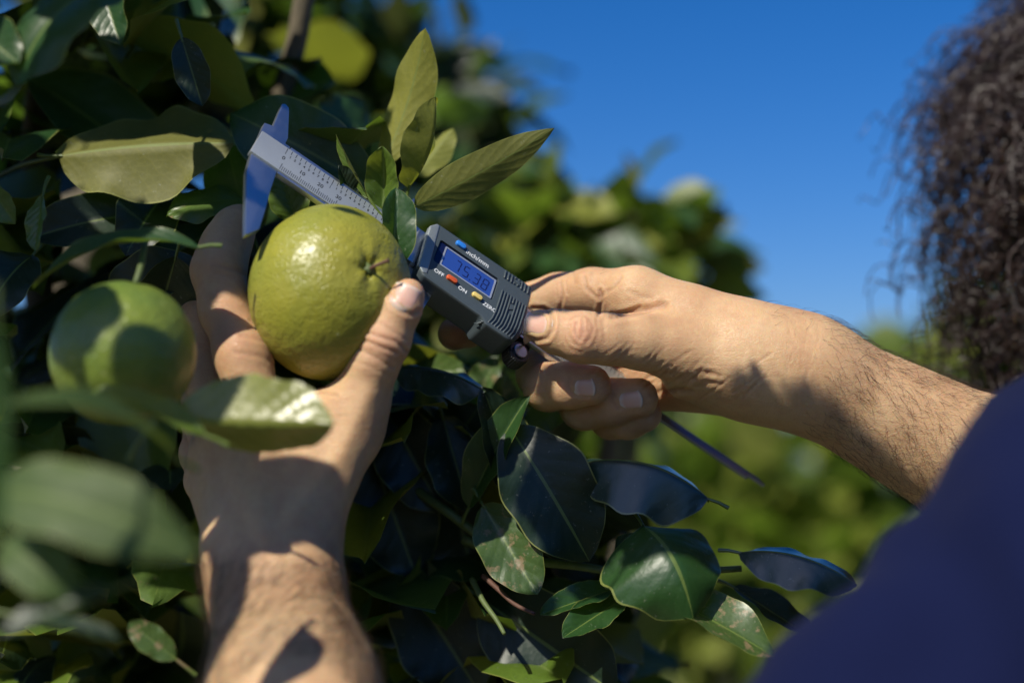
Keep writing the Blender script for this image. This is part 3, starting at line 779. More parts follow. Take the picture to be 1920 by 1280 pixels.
def prism(name, poly, w0, w1, mat, bevel=.25, parent=None, seg=2):
    bm = bmesh.new(); a = [bm.verts.new(cp(u, v, w0)) for u, v in poly]; b = [bm.verts.new(cp(u, v, w1)) for u, v in poly]; n = len(poly)
    bm.faces.new(b); bm.faces.new(a[::-1])
    for i in range(n): bm.faces.new((a[i], a[(i + 1) % n], b[(i + 1) % n], b[i]))
    bmesh.ops.recalc_face_normals(bm, faces=bm.faces)
    if bevel: bmesh.ops.bevel(bm, geom=bm.edges[:], offset=bevel, segments=seg, affect='EDGES', profile=.6)
    me = bpy.data.meshes.new(name); bm.to_mesh(me); bm.free()
    me.transform(Matrix(((*CR[0] * .001, CAM.x), (*CR[1] * .001, CAM.y), (*CR[2] * .001, CAM.z), (0, 0, 0, 1))))
    me.polygons.foreach_set('use_smooth', [True] * len(me.polygons)); me.set_sharp_from_angle(angle=R(38))
    return link(name, me, mat, parent or CAL)
# fixed jaw head with blade and little upper jaw
fj = prism('fixed_jaw', [(-15.2, 21.0), (-13.2, 0), (-11.4, -9), (.9, -39.2), (1.6, -38.6), (4.7, -32.7), (3.0, -21), (1.0, -10.8), (-.4, -.5), (-.6, 17.5), (-3.2, 17.6), (-3.4, 21.4), (-8.6, 35.6), (-9.6, 37.6), (-11.6, 38.4), (-12.9, 37.2), (-12.2, 30), (-11.4, 22.4)], -4.4, -.9, M['steel'], .3)
prism('beam', [(-14.3, 1.2), (190, 1.2), (190, 15.3), (-14.3, 15.3)], -3.6, 0, M['satin'], .35)
prism('beam_rail', [(-.2, 15.5), (190, 15.5), (190, 17.1), (-.2, 17.1)], -3.4, -.35, M['steel'], .25)
prism('beam_foot', [(-.2, -.4), (190, -.4), (190, 1.0), (-.2, 1.0)], -3.4, -.5, M['steel'], .25)
prism('depth_rod', [(190.4, 6.4), (262, 6.4), (262, 8.6), (272.5, 8.6), (272.5, 9.2), (268, 10.6), (190.4, 10.6)], -2.9, -1.2, metal('dark_rod_steel', (.22, .27, .42), .3), .15)
prism('end_stop', [(186.5, .2), (193, .2), (193, 5), (190.5, 5), (190.5, 16), (186.5, 16)], -5.2, -3.7, M['black'], .2)
# slider: lower jaw, upper jaw, housing
prism('sliding_jaw', [(68.6, -2), (84, -2), (82.6, -14), (80.8, -27), (75.5, -37), (71.8, -40), (70.2, -38), (69.4, -14)], -4.4, -1.0, M['steel'], .25)
prism('sliding_upper_jaw', [(66.5, 17.3), (62.3, 17.3), (58.8, 20.2), (56.2, 25.9), (56.6, 31.5), (58.8, 36.4), (60.2, 35.4), (62.0, 28.0), (64.2, 21.5), (70, 20.6), (70, 17.3)], -4.2, -1.2, M['steel'], .2)
prism('slider_collar', [(65.8, -1.5), (70, -1.5), (70, 18.6), (65.8, 18.6)], -4.6, 1.3, M['steel'], .5)

def rrect(u0, v0, u1, v1, r, n=4, skew=0.0):
    pts = []
    for cx, cy, a0 in ((u1 - r, v1 - r, 0), (u0 + r, v1 - r, 90), (u0 + r, v0 + r, 180), (u1 - r, v0 + r, 270)):
        for k in range(n + 1):
            a = R(a0 + 90 * k / n); x = cx + r * math.cos(a); y = cy + r * math.sin(a); pts.append((x + skew * (y - 7), y))
    return pts
body_poly = [(68.8, 19.5), (71.8, 23.3), (122.5, 23.6), (124.4, 21.8), (126.3, -5), (124.6, -10), (121, -12.6), (108.5, -12.6), (105.5, -10.0), (74.6, -9.2), (71.2, -6.4)]
hs_ = prism('housing', body_poly, -8.6, 6.0, M['plastic'], 1.5, None, 4)
# display recess
def cutter(obj, poly, w0, w1):
    c = prism('cutter', poly, w0, w1, M['black'], 0); c.parent = None; c.location = origin_of(CAL)
    m = obj.modifiers.new('b', 'BOOLEAN'); m.object = c; m.operation = 'DIFFERENCE'; m.solver = 'EXACT'
    dg = bpy.context.evaluated_depsgraph_get(); dg.update(); me = bpy.data.meshes.new_from_object(obj.evaluated_get(dg)); obj.modifiers.clear()
    obj.data = me; bpy.data.objects.remove(c); me.polygons.foreach_set('use_smooth', [True] * len(me.polygons)); me.set_sharp_from_angle(angle=R(32))
cutter(hs_, rrect(75.4, 1.8, 107.6, 15.5, 1.2, 4, -.03), 4.9, 9)
prism('end_trim', [(68.2, 18.8), (71.0, 22.6), (72.6, 22.2), (75.6, -7.3), (73.6, -8.0), (70.4, -5.6)], 3.2, 6.35, M['plastic_edge'], .8, hs_, 3)
prism('display_window', rrect(75.8, 2.2, 107.2, 15.1, 1.0, 4, -.03), 4.3, 5.25, plain('smoked_glass', (.006, .010, .05), .12, var=.05), .08, hs_, 1)
def frame_ring(name, o, i, w0, w1, mat, parent):
    n = len(o); V = [cp(u, v, w1) for u, v in o] + [cp(u, v, w1) for u, v in i] + [cp(u, v, w0) for u, v in o] + [cp(u, v, w0) for u, v in i]; Fc = []
    for k in range(n):
        j = (k + 1) % n; Fc += [(k, j, n + j, n + k), (k, 2 * n + k, 2 * n + j, j), (n + k, n + j, 3 * n + j, 3 * n + k)]
    return link(name, pymesh(name, V, Fc, smooth=False), mat, parent)
frame_ring('display_frame', rrect(79.0, 2.6, 106.7, 14.4, .6, 4, -.03), rrect(79.75, 3.3, 105.95, 13.7, .3, 4, -.03), 5.25, 5.5, plain('silver_frame', (.62, .66, .70), .3, metal=.6), hs_)
lc = NT('lcd'); lb = lc.n('BsdfPrincipled', **{'Base Color': (.035, .095, .40), 'Roughness': .16, 'Metallic': .25, 'Specular IOR Level': .8}); M['lcd'] = lc.out(lb.outputs[0])  # blue base paints the sky's reflection onto a grey screen
lcd = prism('screen', rrect(79.8, 3.35, 105.9, 13.65, .25, 2, -.03), 5.1, 5.30, M['lcd'], 0, hs_)
# seven segment reading
def digits():
    segs = {'7': 'abc', '5': 'afgcd', '3': 'abgcd', '8': 'abcdefg'}; V = []; Fc = []
    def quad(p): o = len(V); V.extend(cp(u, v, 5.318) for u, v in p); Fc.append((o, o + 1, o + 2, o + 3))
    h = 6.6; w = 3.3; t = .62; v0 = 4.9
    for ch, u0 in (('7', 85.2), ('5', 90.0), ('3', 95.6), ('8', 100.2)):
        for s in segs[ch]:
            sk = lambda v: (v - v0) * .08
            if s in 'agd':
                v = {'a': v0 + h - t, 'g': v0 + h / 2 - t / 2, 'd': v0}[s]; quad([(u0 + t + sk(v), v), (u0 + w - t + sk(v), v), (u0 + w - t + sk(v), v + t), (u0 + t + sk(v), v + t)])
            else:
                u = u0 + (w - t if s in 'bc' else 0); va = v0 + (h / 2 + .15 if s in 'bf' else .3); vb = va + h / 2 - .5; quad([(u + sk(va), va), (u + t + sk(va), va), (u + t + sk(vb), vb), (u + sk(vb), vb)])
    quad([(94.3, v0), (94.9, v0), (94.9, v0 + .6), (94.3, v0 + .6)])
    link('digits', pymesh('digits', V, Fc, smooth=False), plain('lcd_segment', (.010, .016, .085), .3), lcd)
digits()
def button(u, v, ln, wd, mat, name='button'):
    a = -.03; prism(name, rrect(u - ln / 2, v - wd / 2, u + ln / 2, v + wd / 2, wd / 2 - .02, 5), 5.6, 7.3, mat, .45, hs_, 3)
button(84.6, 19.3, 5.2, 2.6, plain('blue_button', (.03, .22, .72), .35, var=.04)); button(86.6, -1.9, 5.4, 2.5, plain('orange_button', (.62, .10, .025), .4, var=.04)); button(100.2, -1.9, 5.2, 2.5, plain('cream_button', (.72, .55, .17), .4, var=.04))
def text(s, u, v, size, w, mat, name, rot=0.0, parent=None, mirror=False, bold=0, align='CENTER'):
    c = bpy.data.curves.new('t', 'FONT'); c.body = s; c.size = size; c.align_x = align; c.align_y = 'CENTER'; c.offset = bold; c.resolution_u = 3
    o = bpy.data.objects.new('t', c); col.objects.link(o); dg = bpy.context.evaluated_depsgraph_get(); dg.update()
    me = bpy.data.meshes.new_from_object(o.evaluated_get(dg)); bpy.data.objects.remove(o)
    ca, sa = math.cos(R(rot)), math.sin(R(rot)); P = [cp(u + (q.co.x * ca - q.co.y * sa), v + (q.co.x * sa + q.co.y * ca), w) for q in me.vertices]
    Fc = [tuple(p.vertices) for p in me.polygons]; bpy.data.meshes.remove(me)
    return P, Fc
def tobj(name, parts, mat, parent): v, f = join(parts); return link(name, pymesh(name, v, f, smooth=False), mat, parent)
tobj('lettering', [text('inch/mm', 94.3, 18.4, 3.6, 6.12, 0, '', bold=.06)], M['white_print'], hs_)
tobj('lettering', [text('OFF', 80.2, -2.6, 2.9, 6.12, 0, '', bold=.06)], M['white_print'], hs_)
tobj('lettering', [text('ON', 93.0, -3.2, 2.9, 6.12, 0, '', bold=.06)], M['white_print'], hs_)
tobj('lettering', [text('ZERO', 107.6, -2.9, 2.9, 6.12, 0, '', bold=.06)], M['white_print'], hs_)
# beam scale (fine printed marks)
S_ = .93
bars = []
def bar(u, v0, v1, wd=.16): bars.append(([cp(u - wd / 2, v0, .012), cp(u + wd / 2, v0, .012), cp(u + wd / 2, v1, .012), cp(u - wd / 2, v1, .012)], [(0, 1, 2, 3)]))
for i in range(0, 201):
    u = i * S_ * 1.0 - .2
    if 68 < u < 128: continue
    if u > 187: break
    bar(u, 1.6, 5.4 if i % 10 == 0 else (4.6 if i % 5 == 0 else 4.1), .30)
for i in range(0, 80):
    u = i * 2.54 * S_ - 1.2
    if 68 < u < 128: continue
    if u > 187: break
    bar(u, 11.2 if i % 10 == 0 else 12.6, 14.9, .28)
tobj('scale_mark', bars, M['print'], CAL)['kind'] = 'stuff'
for i in range(0, 8):
    if i == 0: nums = [('0', -.9, 8.6)]
    else: nums = [(str(i * 10), i * 10 * S_ - .3, 7.3)]
    if nums[0][1] < 68: tobj('scale_number', [text(a, u, v, 2.9, .012, 0, '', bold=.06) for a, u, v in nums], M['print'], CAL)
for i in range(1, 29):
    u = i * 2.54 * S_ - 1.2 + .3
    if u > 68: break
    if i % 10: tobj('scale_number', [text(str(i % 10), u, 11.1, 1.95, .012, 0, '', bold=.05)], M['print'], CAL)
    else: tobj('scale_number', [text(str(i // 10), u - .4, 9.9, 2.4, .012, 0, '', bold=.02)], M['print'], CAL)
# grip ribs
def rib(path, r=.42, name='grip_rib'):
    v, f = tube([cp(u, v, 6.3 + dw) for u, v, dw in path], [r * .5] + [r] * (len(path) - 2) + [r * .5], 7)
    link(name, pymesh(name, v, f), M['plastic'], hs_)
for k in range(8):
    u = 108.9 + k * 1.85
    if k in (3, 4): rib([(u + .05, 23.0, -.7), (u, 22.2, 0), (u, 21.4, 0)]); rib([(u, 19.2, 0), (u, 18.6, 0), (u + .05, 18.0, 0)])
    else: rib([(u + .05, 23.2, -.8), (u, 22.2, 0), (u + .1, 20, 0), (u + .3, 18.2, 0), (u + .35, 17.7, 0)])
for k in range(9):
    u = 110.4 + k * 1.62
    p = [(u, 11.0, 0), (u + .05, 10, 0), (u + .25, 4, 0), (u + .3, -3, 0), (u - .1, -7.6, 0), (u - .9, -10.4, -.3), (u - 1.6, -12.1, -1.5)]
    if k == 4: rib(p[:2] + [(u + .1, 7.5, 0), (u + .1, 7, 0)]); rib([(u + .3, 1.0, 0), (u + .3, 0, 0)] + p[3:])
    else: rib(p)
for k in range(3): rib([(108.6 - k * .2, -10.8 - k * 0, .0 - .4), (107.2 - k * .6, -11.6 - k * .2, -1.2 - k * 1.3), (105.9 - k * .5, -11.0 - k * .2, -1.9 - k * 1.6)], .36)
prism('arrow', [(116.2, 6.2), (118.9, 4.4), (116.2, 2.6)], 5.7, 6.5, M['plastic'], .12, hs_)
prism('arrow', [(113.9, 20.3), (117.2, 21.6), (117.2, 18.8)], 5.7, 6.5, M['plastic'], .12, hs_)
# lock screw on the upper edge, roller on the lower edge
def cyl(name, c, ax, r, h, mat, n=28, knurl=0, parent=None, cone=0):
    ax = unit(ax); a = unit(np.cross(ax, [.2, .3, .9])); b = np.cross(ax, a); V = []; Fc = []
    prof = [(0, 0), (r * .88, 0), (r, .12 * h), (r, .88 * h), (r * .88, h), (0, h)]
    for rr, hh in prof:
        for j in range(n):
            th = 2 * math.pi * j / n; k = rr * (1 - (knurl if (j % 2 and .1 * h < hh < .9 * h) else 0)); V.append(c + ax * hh + (a * math.cos(th) + b * math.sin(th)) * k)
    for i in range(len(prof) - 1):
        for j in range(n): Fc.append((i * n + j, i * n + (j + 1) % n, (i + 1) * n + (j + 1) % n, (i + 1) * n + j))
    link(name, pymesh(name, V, Fc, smooth=False), mat, parent or CAL)
cyl('lock_screw', cp(92.5, 23.2, -1.0), CV_, 2.2, 4.6, M['steel'], 40, .10)
cyl('lock_screw_shaft', cp(92.5, 21.0, -1.0), CV_, 1.2, 2.4, M['steel'], 14)
cyl('thumb_roller', cp(130.4, -8.6, -8.0), CN, 5.6, 7.5, M['black'], 60, .05)
cyl('roller_cap', cp(130.4, -8.6, -.4), CN, 3.4, .8, M['steel'], 30)
prism('roller_bracket', [(120, -6), (136, -6), (136, 4), (120, 4)], -6.5, -4.0, M['black'], .4)
print('caliper', round(time.time() - T0, 1))

# ================================================================== hero leaves of the citrus tree (measured from the photograph, each at its own depth)
TL = (-.35, .7, .6)
def leaves():
    h = hero
    # top-left quarter
    h(108, 293, 652, 436, 268, 640, 132, (.15, -.55, -.85), 'leaf', 'olive underside of a large leaf, its upper half folded over', fold=38, bend=-3, asym=.15, side_curl=.25)
    h(702, 356, 655, 432, 212, 662, 82, (.55, -.15, .8), 'leaf', fold=16, bend=6, side_curl=.1)
    h(716, 312, 650, 797, 52, 640, 46, (.45, .2, -.85), 'leaf_young', 'tall upright yellow-green leaf against the sky', fold=14, bend=5, wave=.08)
    h(766, 352, 640, 816, 182, 628, 52, (-.8, .1, -.55), 'leaf_young', fold=40, bend=-6)
    h(776, 388, 630, 1040, 240, 618, 40, (.25, .45, -.85), 'leaf', 'long narrow leaf pointing right towards the sky', fold=12, bend=-6, wave=.04, shape=(.55, .8))
    h(716, 398, 626, 716, 274, 618, 36, (-.1, .15, .98), 'leaf_young', fold=38, bend=-4, crinkle=.5)
    h(692, 372, 622, 630, 252, 622, 15, (-.9, .25, .35), 'leaf_young', fold=45)
    h(662, 372, 624, 636, 310, 618, 22, (.4, .3, .85), 'leaf_dark', fold=30)
    h(730, 526, 613, 742, 352, 613, 42, (.35, .1, .93), 'leaf', 'dark pointed leaf overlapping the right shoulder of the fruit', fold=46, bend=3, shape=(.75, .55))
    h(560, 420, 640, 520, 320, 640, 40, (.1, .2, .97), 'leaf_young', fold=20)
    h(640, 420, 650, 590, 300, 655, 50, (.1, .3, .95), 'leaf_young', fold=15)
    h(700, 400, 660, 560, 250, 668, 60, (.2, .3, .9), 'leaf_young', fold=15)
    h(475, 440, 668, 425, 252, 660, 62, (-.3, .55, .78), 'leaf_pale', fold=14, bend=4, side_curl=.2)
    h(470, 380, 655, 312, 405, 640, 54, (-.3, .6, .74), 'leaf_pale', 'glossy mottled leaf beside the fixed jaw', fold=16, bend=4, side_curl=.3)
    h(480, 190, 780, 628, 150, 760, 60, (-.2, .5, .85), 'leaf', fold=20)
    h(700, 300, 700, 820, 205, 690, 45, (-.3, .3, .9), 'leaf_young', fold=20)
    h(700, 260, 760, 600, 195, 740, 50, (-.4, .5, .7), 'leaf', fold=20)
    h(780, 330, 680, 850, 240, 690, 30, (.5, .4, -.7), 'leaf_young', fold=20)
    h(235, -40, 560, 30, 165, 545, 92, (-.35, .45, .8), 'leaf', 'big glossy leaf in the top left corner', fold=18, bend=10, side_curl=.35)
    h(190, -30, 600, 226, 85, 590, 40, (-.3, .3, .9), 'leaf', fold=25)
    h(-60, 40, 560, 35, 120, 540, 52, (-.4, .55, .7), 'leaf', fold=20)
    h(285, 150, 700, 360, 120, 690, 30, (-.3, .6, .7), 'leaf_young', fold=12)
    h(340, 70, 640, 380, 200, 640, 34, (.1, .1, .99), 'leaf_dark', fold=20)
    # left, between branch and unripe fruit
    h(375, 462, 565, 62, 540, 560, 42, (.15, .92, .35), 'leaf', 'leaf seen nearly edge-on with a lit rim above the unripe fruit', fold=25, bend=9, wave=.10)
    h(320, 400, 668, 50, 450, 650, 56, (-.2, .3, .93), 'leaf_dark', fold=22, bend=6)
    h(80, 365, 600, 66, 470, 596, 28, (-.5, .4, .75), 'leaf_pale', fold=20)
    h(305, 370, 668, 235, 480, 640, 60, (.2, .1, .97), 'leaf_dark', fold=22, bend=6)
    h(-20, 345, 600, 28, 420, 600, 26, (-.4, .4, .8), 'leaf_pale', fold=20)
    h(380, 500, 640, 200, 560, 640, 55, (.1, .3, .9), 'leaf_dark', fold=22, bend=6)
    h(330, 480, 620, 290, 620, 640, 60, (.3, -.2, .9), 'leaf_dark', fold=22)
    h(60, 480, 640, -30, 600, 620, 60, (.1, .3, .9), 'leaf_dark', fold=22, bend=6)
    h(322, 786, 524, 626, 796, 510, 92, (-.22, -.29, .93), 'leaf_gloss', 'glossy folded leaf lying across the back of the left hand', fold=-42, bend=3, side_curl=0, crinkle=3.2, wave=.06)
    h(385, 815, 512, 140, 748, 520, 34, (.1, .8, .5), 'leaf_young', 'yellow-green leaf below the unripe fruit', fold=15, bend=6, wave=.14)
    h(265, 820, 510, 300, 776, 510, 12, (-.3, .5, .8), 'leaf_young', fold=10)
    h(330, 860, 470, 8, 760, 420, 46, (-.1, .75, .6), 'leaf_near', 'out-of-focus near leaf with a long curved rim', fold=22, bend=8, wave=.05)
    h(-20, 925, 430, 372, 1040, 410, 84, (-.2, .55, .8), 'leaf_near', 'large out-of-focus leaf nearest the lens at the lower left', fold=22, bend=14, side_curl=.3)
    h(10, 1015, 440, 160, 1120, 430, 56, (-.3, .5, .8), 'leaf_near', fold=25, bend=5)
    h(-12, 600, 370, -8, 1020, 370, 24, (.3, .1, .95), 'leaf', fold=15)
    h(215, 1100, 430, 0, 1190, 420, 40, (.2, .9, .3), 'leaf_dark', fold=20)
    h(20, 1150, 470, 230, 1200, 470, 30, (.1, .9, .3), 'leaf_dark', fold=20)
    h(330, 1235, 560, 240, 1165, 560, 28, (-.2, .5, .8), 'leaf_blotch', fold=20, crinkle=.6)
    # centre, under the fruit
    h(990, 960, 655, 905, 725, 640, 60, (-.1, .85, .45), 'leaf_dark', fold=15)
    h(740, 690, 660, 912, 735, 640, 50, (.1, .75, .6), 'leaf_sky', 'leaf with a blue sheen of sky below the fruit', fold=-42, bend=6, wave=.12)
    h(700, 720, 690, 880, 690, 690, 40, (-.2, .4, .85), 'leaf_pale', fold=15)
    h(880, 770, 700, 935, 668, 700, 34, (-.3, .4, .85), 'leaf_blotch', fold=15)
    h(990, 760, 720, 950, 670, 700, 45, (.2, .3, .9), 'leaf', fold=15)
    h(878, 952, 650, 992, 742, 636, 46, (-.55, .1, .83), 'leaf', 'dark upright leaf under the caliper with a lit stalk end', fold=36, bend=3)
    h(985, 800, 690, 1060, 760, 690, 34, (-.2, .4, .85), 'leaf_young', fold=10)
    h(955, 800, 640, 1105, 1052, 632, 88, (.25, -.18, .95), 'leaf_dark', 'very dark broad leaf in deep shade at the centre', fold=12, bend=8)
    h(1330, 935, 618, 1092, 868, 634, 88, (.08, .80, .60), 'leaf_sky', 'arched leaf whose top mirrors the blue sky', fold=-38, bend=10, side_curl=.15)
    h(1206, 985, 620, 1300, 1160, 596, 120, (.0, .72, .65), 'leaf', 'broad folded leaf with a lit lower edge', fold=-16, bend=12, side_curl=.35, shape=(.6, .85))
    h(1260, 925, 650, 1262, 980, 640, 9, (.1, .1, .98), 'leaf_dark', fold=10)
    h(1140, 1075, 640, 1215, 1020, 620, 42, (.0, .8, .55), 'leaf_sky', fold=15, bend=5)
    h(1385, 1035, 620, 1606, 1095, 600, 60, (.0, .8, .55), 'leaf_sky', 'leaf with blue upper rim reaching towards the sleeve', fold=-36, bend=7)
    h(1375, 1100, 640, 1530, 1200, 630, 40, (.0, .9, .4), 'leaf_dark', fold=22)
    h(1170, 1110, 625, 1448, 1246, 600, 62, (.05, .85, .5), 'leaf_blotch', 'leaf with a dried curled brown tip', fold=24, bend=8, tipcurl=5, crinkle=.6, wave=.1)
    h(905, 945, 640, 1008, 1115, 622, 58, (-.1, .25, .95), 'leaf_blotch', fold=20, crinkle=.5)
    h(1160, 1100, 640, 1012, 1152, 622, 32, (-.1, .75, .6), 'leaf', fold=30, crinkle=.8)
    h(1170, 1120, 640, 1055, 1195, 612, 38, (-.2, .55, .8), 'leaf', 'crinkled leaf with raised ribs near the bottom', fold=24, crinkle=1.3)
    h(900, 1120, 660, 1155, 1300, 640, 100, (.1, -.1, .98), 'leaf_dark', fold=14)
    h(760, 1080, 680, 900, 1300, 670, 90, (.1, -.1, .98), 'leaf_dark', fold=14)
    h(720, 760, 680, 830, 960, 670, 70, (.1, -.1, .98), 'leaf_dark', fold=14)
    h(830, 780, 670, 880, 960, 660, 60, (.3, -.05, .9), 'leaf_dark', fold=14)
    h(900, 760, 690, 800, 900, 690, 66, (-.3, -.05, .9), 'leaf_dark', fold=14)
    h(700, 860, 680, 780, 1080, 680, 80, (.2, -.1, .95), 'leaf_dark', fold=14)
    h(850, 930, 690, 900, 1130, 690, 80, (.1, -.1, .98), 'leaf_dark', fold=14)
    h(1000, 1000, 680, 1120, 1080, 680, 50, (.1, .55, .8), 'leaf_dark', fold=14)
    h(1010, 1090, 690, 1130, 1180, 680, 40, (.1, .55, .8), 'leaf', fold=14)
    h(640, 1040, 700, 690, 980, 700, 30, (.1, .55, .8), 'leaf_young', fold=14)
leaves()
def shadow_leaf(px, py, d, t, ln, hw, ang):
    # unseen leaf added above the view, square to the sun, to cast a shadow
    c = Q(px, py, d) + SUNC * t; u = unit(np.cross(SUNC, [0, 0, 1])); v = np.cross(SUNC, u); a = u * math.cos(R(ang)) + v * math.sin(R(ang))
    V, Fc, UV = leaf_geo(c - a * ln / 2, c + a * ln / 2, hw, SUNC, fold=8, bend=3, seed=int(px), nu=18, nv=8); link('leaf', pymesh('leaf', V, Fc, uvs=UV), M['leaf'], TREE); hero_n[0] += 1
def fruit_shade():
    # two unseen leaves added to shade the unripe fruit around a bright slit
    c = Q(238, 662, 524) + SUNC * 260; a = unit(Q(205, 735, 524) - Q(275, 590, 520)); a = unit(a - SUNC * (a @ SUNC)); b = np.cross(SUNC, a)
    for s_, hw, ln in ((1, 13, 40), (-1, 14, 34)):
        q = c + b * s_ * (hw + 3.2) + (a * 3 if s_ > 0 else a * 7); V, Fc, UV = leaf_geo(q - a * ln / 2, q + a * ln / 2, hw, SUNC, fold=4, seed=5, shape=(.22, .22), nu=18, nv=8)
        link('leaf', pymesh('leaf', V, Fc, uvs=UV), M['leaf'], TREE); hero_n[0] += 1
fruit_shade()
shadow_leaf(525, 975, 562, 330, 62, 17, 20)
shadow_leaf(430, 1160, 540, 330, 60, 12, 60)

def branch(pts, r0, r1, mat='bark', name='branch', n=8, label=None):
    p = spline([Q(*q) for q in pts], 5); v, f = tube(p, np.linspace(r0, r1, len(p)), n)
    return link(name, pymesh(name, v, f), M[mat], TREE)
branch([(905, 1078, 640), (935, 1105, 634), (965, 1132, 628), (1002, 1150, 622)], 1.3, .8, 'redtwig', 'twig')
branch([(885, 1085, 645), (905, 1125, 634), (930, 1160, 626), (946, 1188, 620)], 1.5, .9, 'twig', 'twig')
branch([(870, 1010, 660), (960, 1045, 650), (1080, 1060, 645), (1200, 1075, 640), (1390, 1065, 640)], 2.6, 1.4, 'twig', 'twig')
branch([(700, 830, 700), (760, 900, 680), (840, 960, 660), (905, 1010, 655)], 3, 2, 'twig', 'twig')
branch([(300, 700, 800), (500, 640, 740), (640, 520, 690), (720, 420, 660), (760, 370, 645)], 4.0, 1.8, 'twig', 'branch')
branch([(0, 330, 700), (45, 308, 664), (108, 294, 652)], 1.4, .9, 'twig', 'twig')
branch([(-200, 1100, 860), (100, 900, 820), (350, 640, 800), (480, 300, 780), (560, 60, 760), (600, -300, 740)], 9, 5, 'bark', 'branch')
branch([(-300, 2200, 900), (-100, 1400, 880), (100, 900, 820), (60, 400, 760), (120, -200, 700)], 14, 6, 'bark', 'branch')
branch([(100, 1500, 880), (500, 1250, 820), (800, 1120, 740), (900, 1060, 680)], 8, 2.5, 'bark', 'branch')
tr = [Vector(W((-330, -360 - 0, -1000)))]
tv, tf = tube([(-.34, 1.02, 0.0), (-.33, 1.0, .35), (-.36, .98, .7), (-.33, .99, 1.0), (-.36, 1.0, 1.3), (-.30, 1.0, 1.7), (-.28, 1.05, 2.1)], [.06, .05, .046, .042, .036, .025, .014], 14)
link('trunk', pymesh('trunk', tv, tf, world=True), M['bark'], TREE)

# shared leaf shapes for the rest of the foliage, 60 mm long, base at 0, tip along +X, upper side +Z
def variants(mats, nu, nv):
    out = []
    for k in range(12):
        L = 58 + 14 * (k % 4); V, Fc, UV = leaf_geo((0, 0, 0), (L, 0, 0), L * (.24 + .025 * (k % 4)), (0, 0, 1), fold=12 + 6 * (k % 4), bend=3 + 2 * (k % 3), wave=.07 + .05 * (k % 3), crinkle=.3, twist=22 * ((k % 3) - 1), nu=nu, nv=nv, seed=100 + k, side_curl=.22 * (k % 3), shape=((.62, .62), (.5, .8), (.7, .6), (.6, .95))[k % 4], tipcurl=(0, 6, -8, 3, 0)[k % 5], asym=(0, .12, -.1)[k % 3])
        add_petiole(V, Fc, UV, (0, 0, 0), (L, 0, 0), (0, 0, 1), 10, .9)
        me = pymesh('leaf', np.array(V) * .001, Fc, uvs=UV, world=True); me.materials.append(M[mats[k % len(mats)]]); out.append((me, np.array(V) * .001, Fc, UV))
    return out
def orient(d, up):
    x = unit(d); z = unit(np.asarray(up) - x * (np.asarray(up) @ x)); y = np.cross(z, x); return np.stack([x, y, z], 1)
def rand_leaf(r, c, outw, droop=.25):
    """world placement of a leaf at c, growing outwards"""
    d = unit(np.array(outw) * .9 + np.array([r.gauss(0, .6), r.gauss(0, .6), r.gauss(0, .5) - droop])); up = np.array([r.gauss(0, .55), r.gauss(0, .55) - .15, 1.0])
    return orient(d, up)
near_var = variants(['leaf', 'leaf_dark', 'leaf', 'leaf_young', 'leaf_dark', 'leaf_pale', 'leaf'], 10, 6)
def scatter(tree, name, spots, var, parts, scale=(.8, 1.2)):
    """spots: list of (size key, world pos, rot3x3, s). the biggest in view become leaf objects, the rest one mesh"""
    off = np.array(origin_of(tree)); spots.sort(key=lambda q: -q[0]); rest_v = []; rest_f = []; rest_uv = []; mats = []; mi = []
    for k, (key, p, Rm, s, vi) in enumerate(spots):
        me, V, Fc, UV = var[vi]
        if k < parts:
            o = bpy.data.objects.new('leaf', me); col.objects.link(o); o.parent = tree
            Mx = np.eye(4); Mx[:3, :3] = Rm * s; Mx[:3, 3] = p - off; o.matrix_basis = Matrix(Mx.tolist())
        else:
            o_ = sum(len(x) for x in rest_v); rest_v.append((V * s) @ Rm.T + p); rest_f.append(np.array([f for f in Fc if len(f) == 4]) + o_); rest_uv.append(np.array(UV)); mi += [vi] * sum(1 for f in Fc if len(f) == 4)
    if rest_v:
        V = np.concatenate(rest_v); me = pymesh('foliage', V, np.concatenate(rest_f), uvs=np.concatenate(rest_uv), world=True)
        ms = []; 
        for q in var:
            if q[0].materials[0] not in ms: ms.append(q[0].materials[0])
        lut = np.array([ms.index(q[0].materials[0]) for q in var]); o = link('foliage', me, ms, tree)
        if len(me.polygons) == len(mi): me.polygons.foreach_set('material_index', lut[np.array(mi)].astype(np.int32))
        o['kind'] = 'stuff'
def inpoly(x, y, P):
    c = False; n = len(P)
    for i in range(n):
        x1, y1 = P[i]; x2, y2 = P[(i + 1) % n]
        if (y1 > y) != (y2 > y) and x < (x2 - x1) * (y - y1) / (y2 - y1) + x1: c = not c
    return c
r = random.Random(21); spots = []
# where the sun reaches the hands, fruit and tool: (x0, y0, x1, y1, distance, step)
LIT = []
def lit_zone(x0, y0, x1, y1, d, rad=9, poly=None):
    st = rad * 1.5 * FPX / d; y = y0
    while y <= y1 + 1:
        x = x0
        while x <= x1 + 1:
            if poly is None or inpoly(x, y, poly): LIT.append((*Q(x, y, d), rad))
            x += st
        y += st
lit_zone(480, 390, 770, 640, 575, 9); lit_zone(430, 600, 620, 700, 585, 8); lit_zone(640, 560, 780, 900, 580, 8); lit_zone(420, 700, 640, 860, 580, 9); lit_zone(640, 860, 700, 960, 580, 6)
lit_zone(430, 1090, 700, 1280, 545, 8); lit_zone(470, 230, 700, 400, 600, 8, [(470, 230), (540, 200), (700, 380), (640, 420), (500, 330)]); lit_zone(790, 420, 880, 600, 621, 6, [(780, 520), (822, 420), (890, 470), (890, 640)]); lit_zone(870, 430, 990, 640, 629, 6, [(790, 500), (820, 420), (1000, 540), (970, 640)])
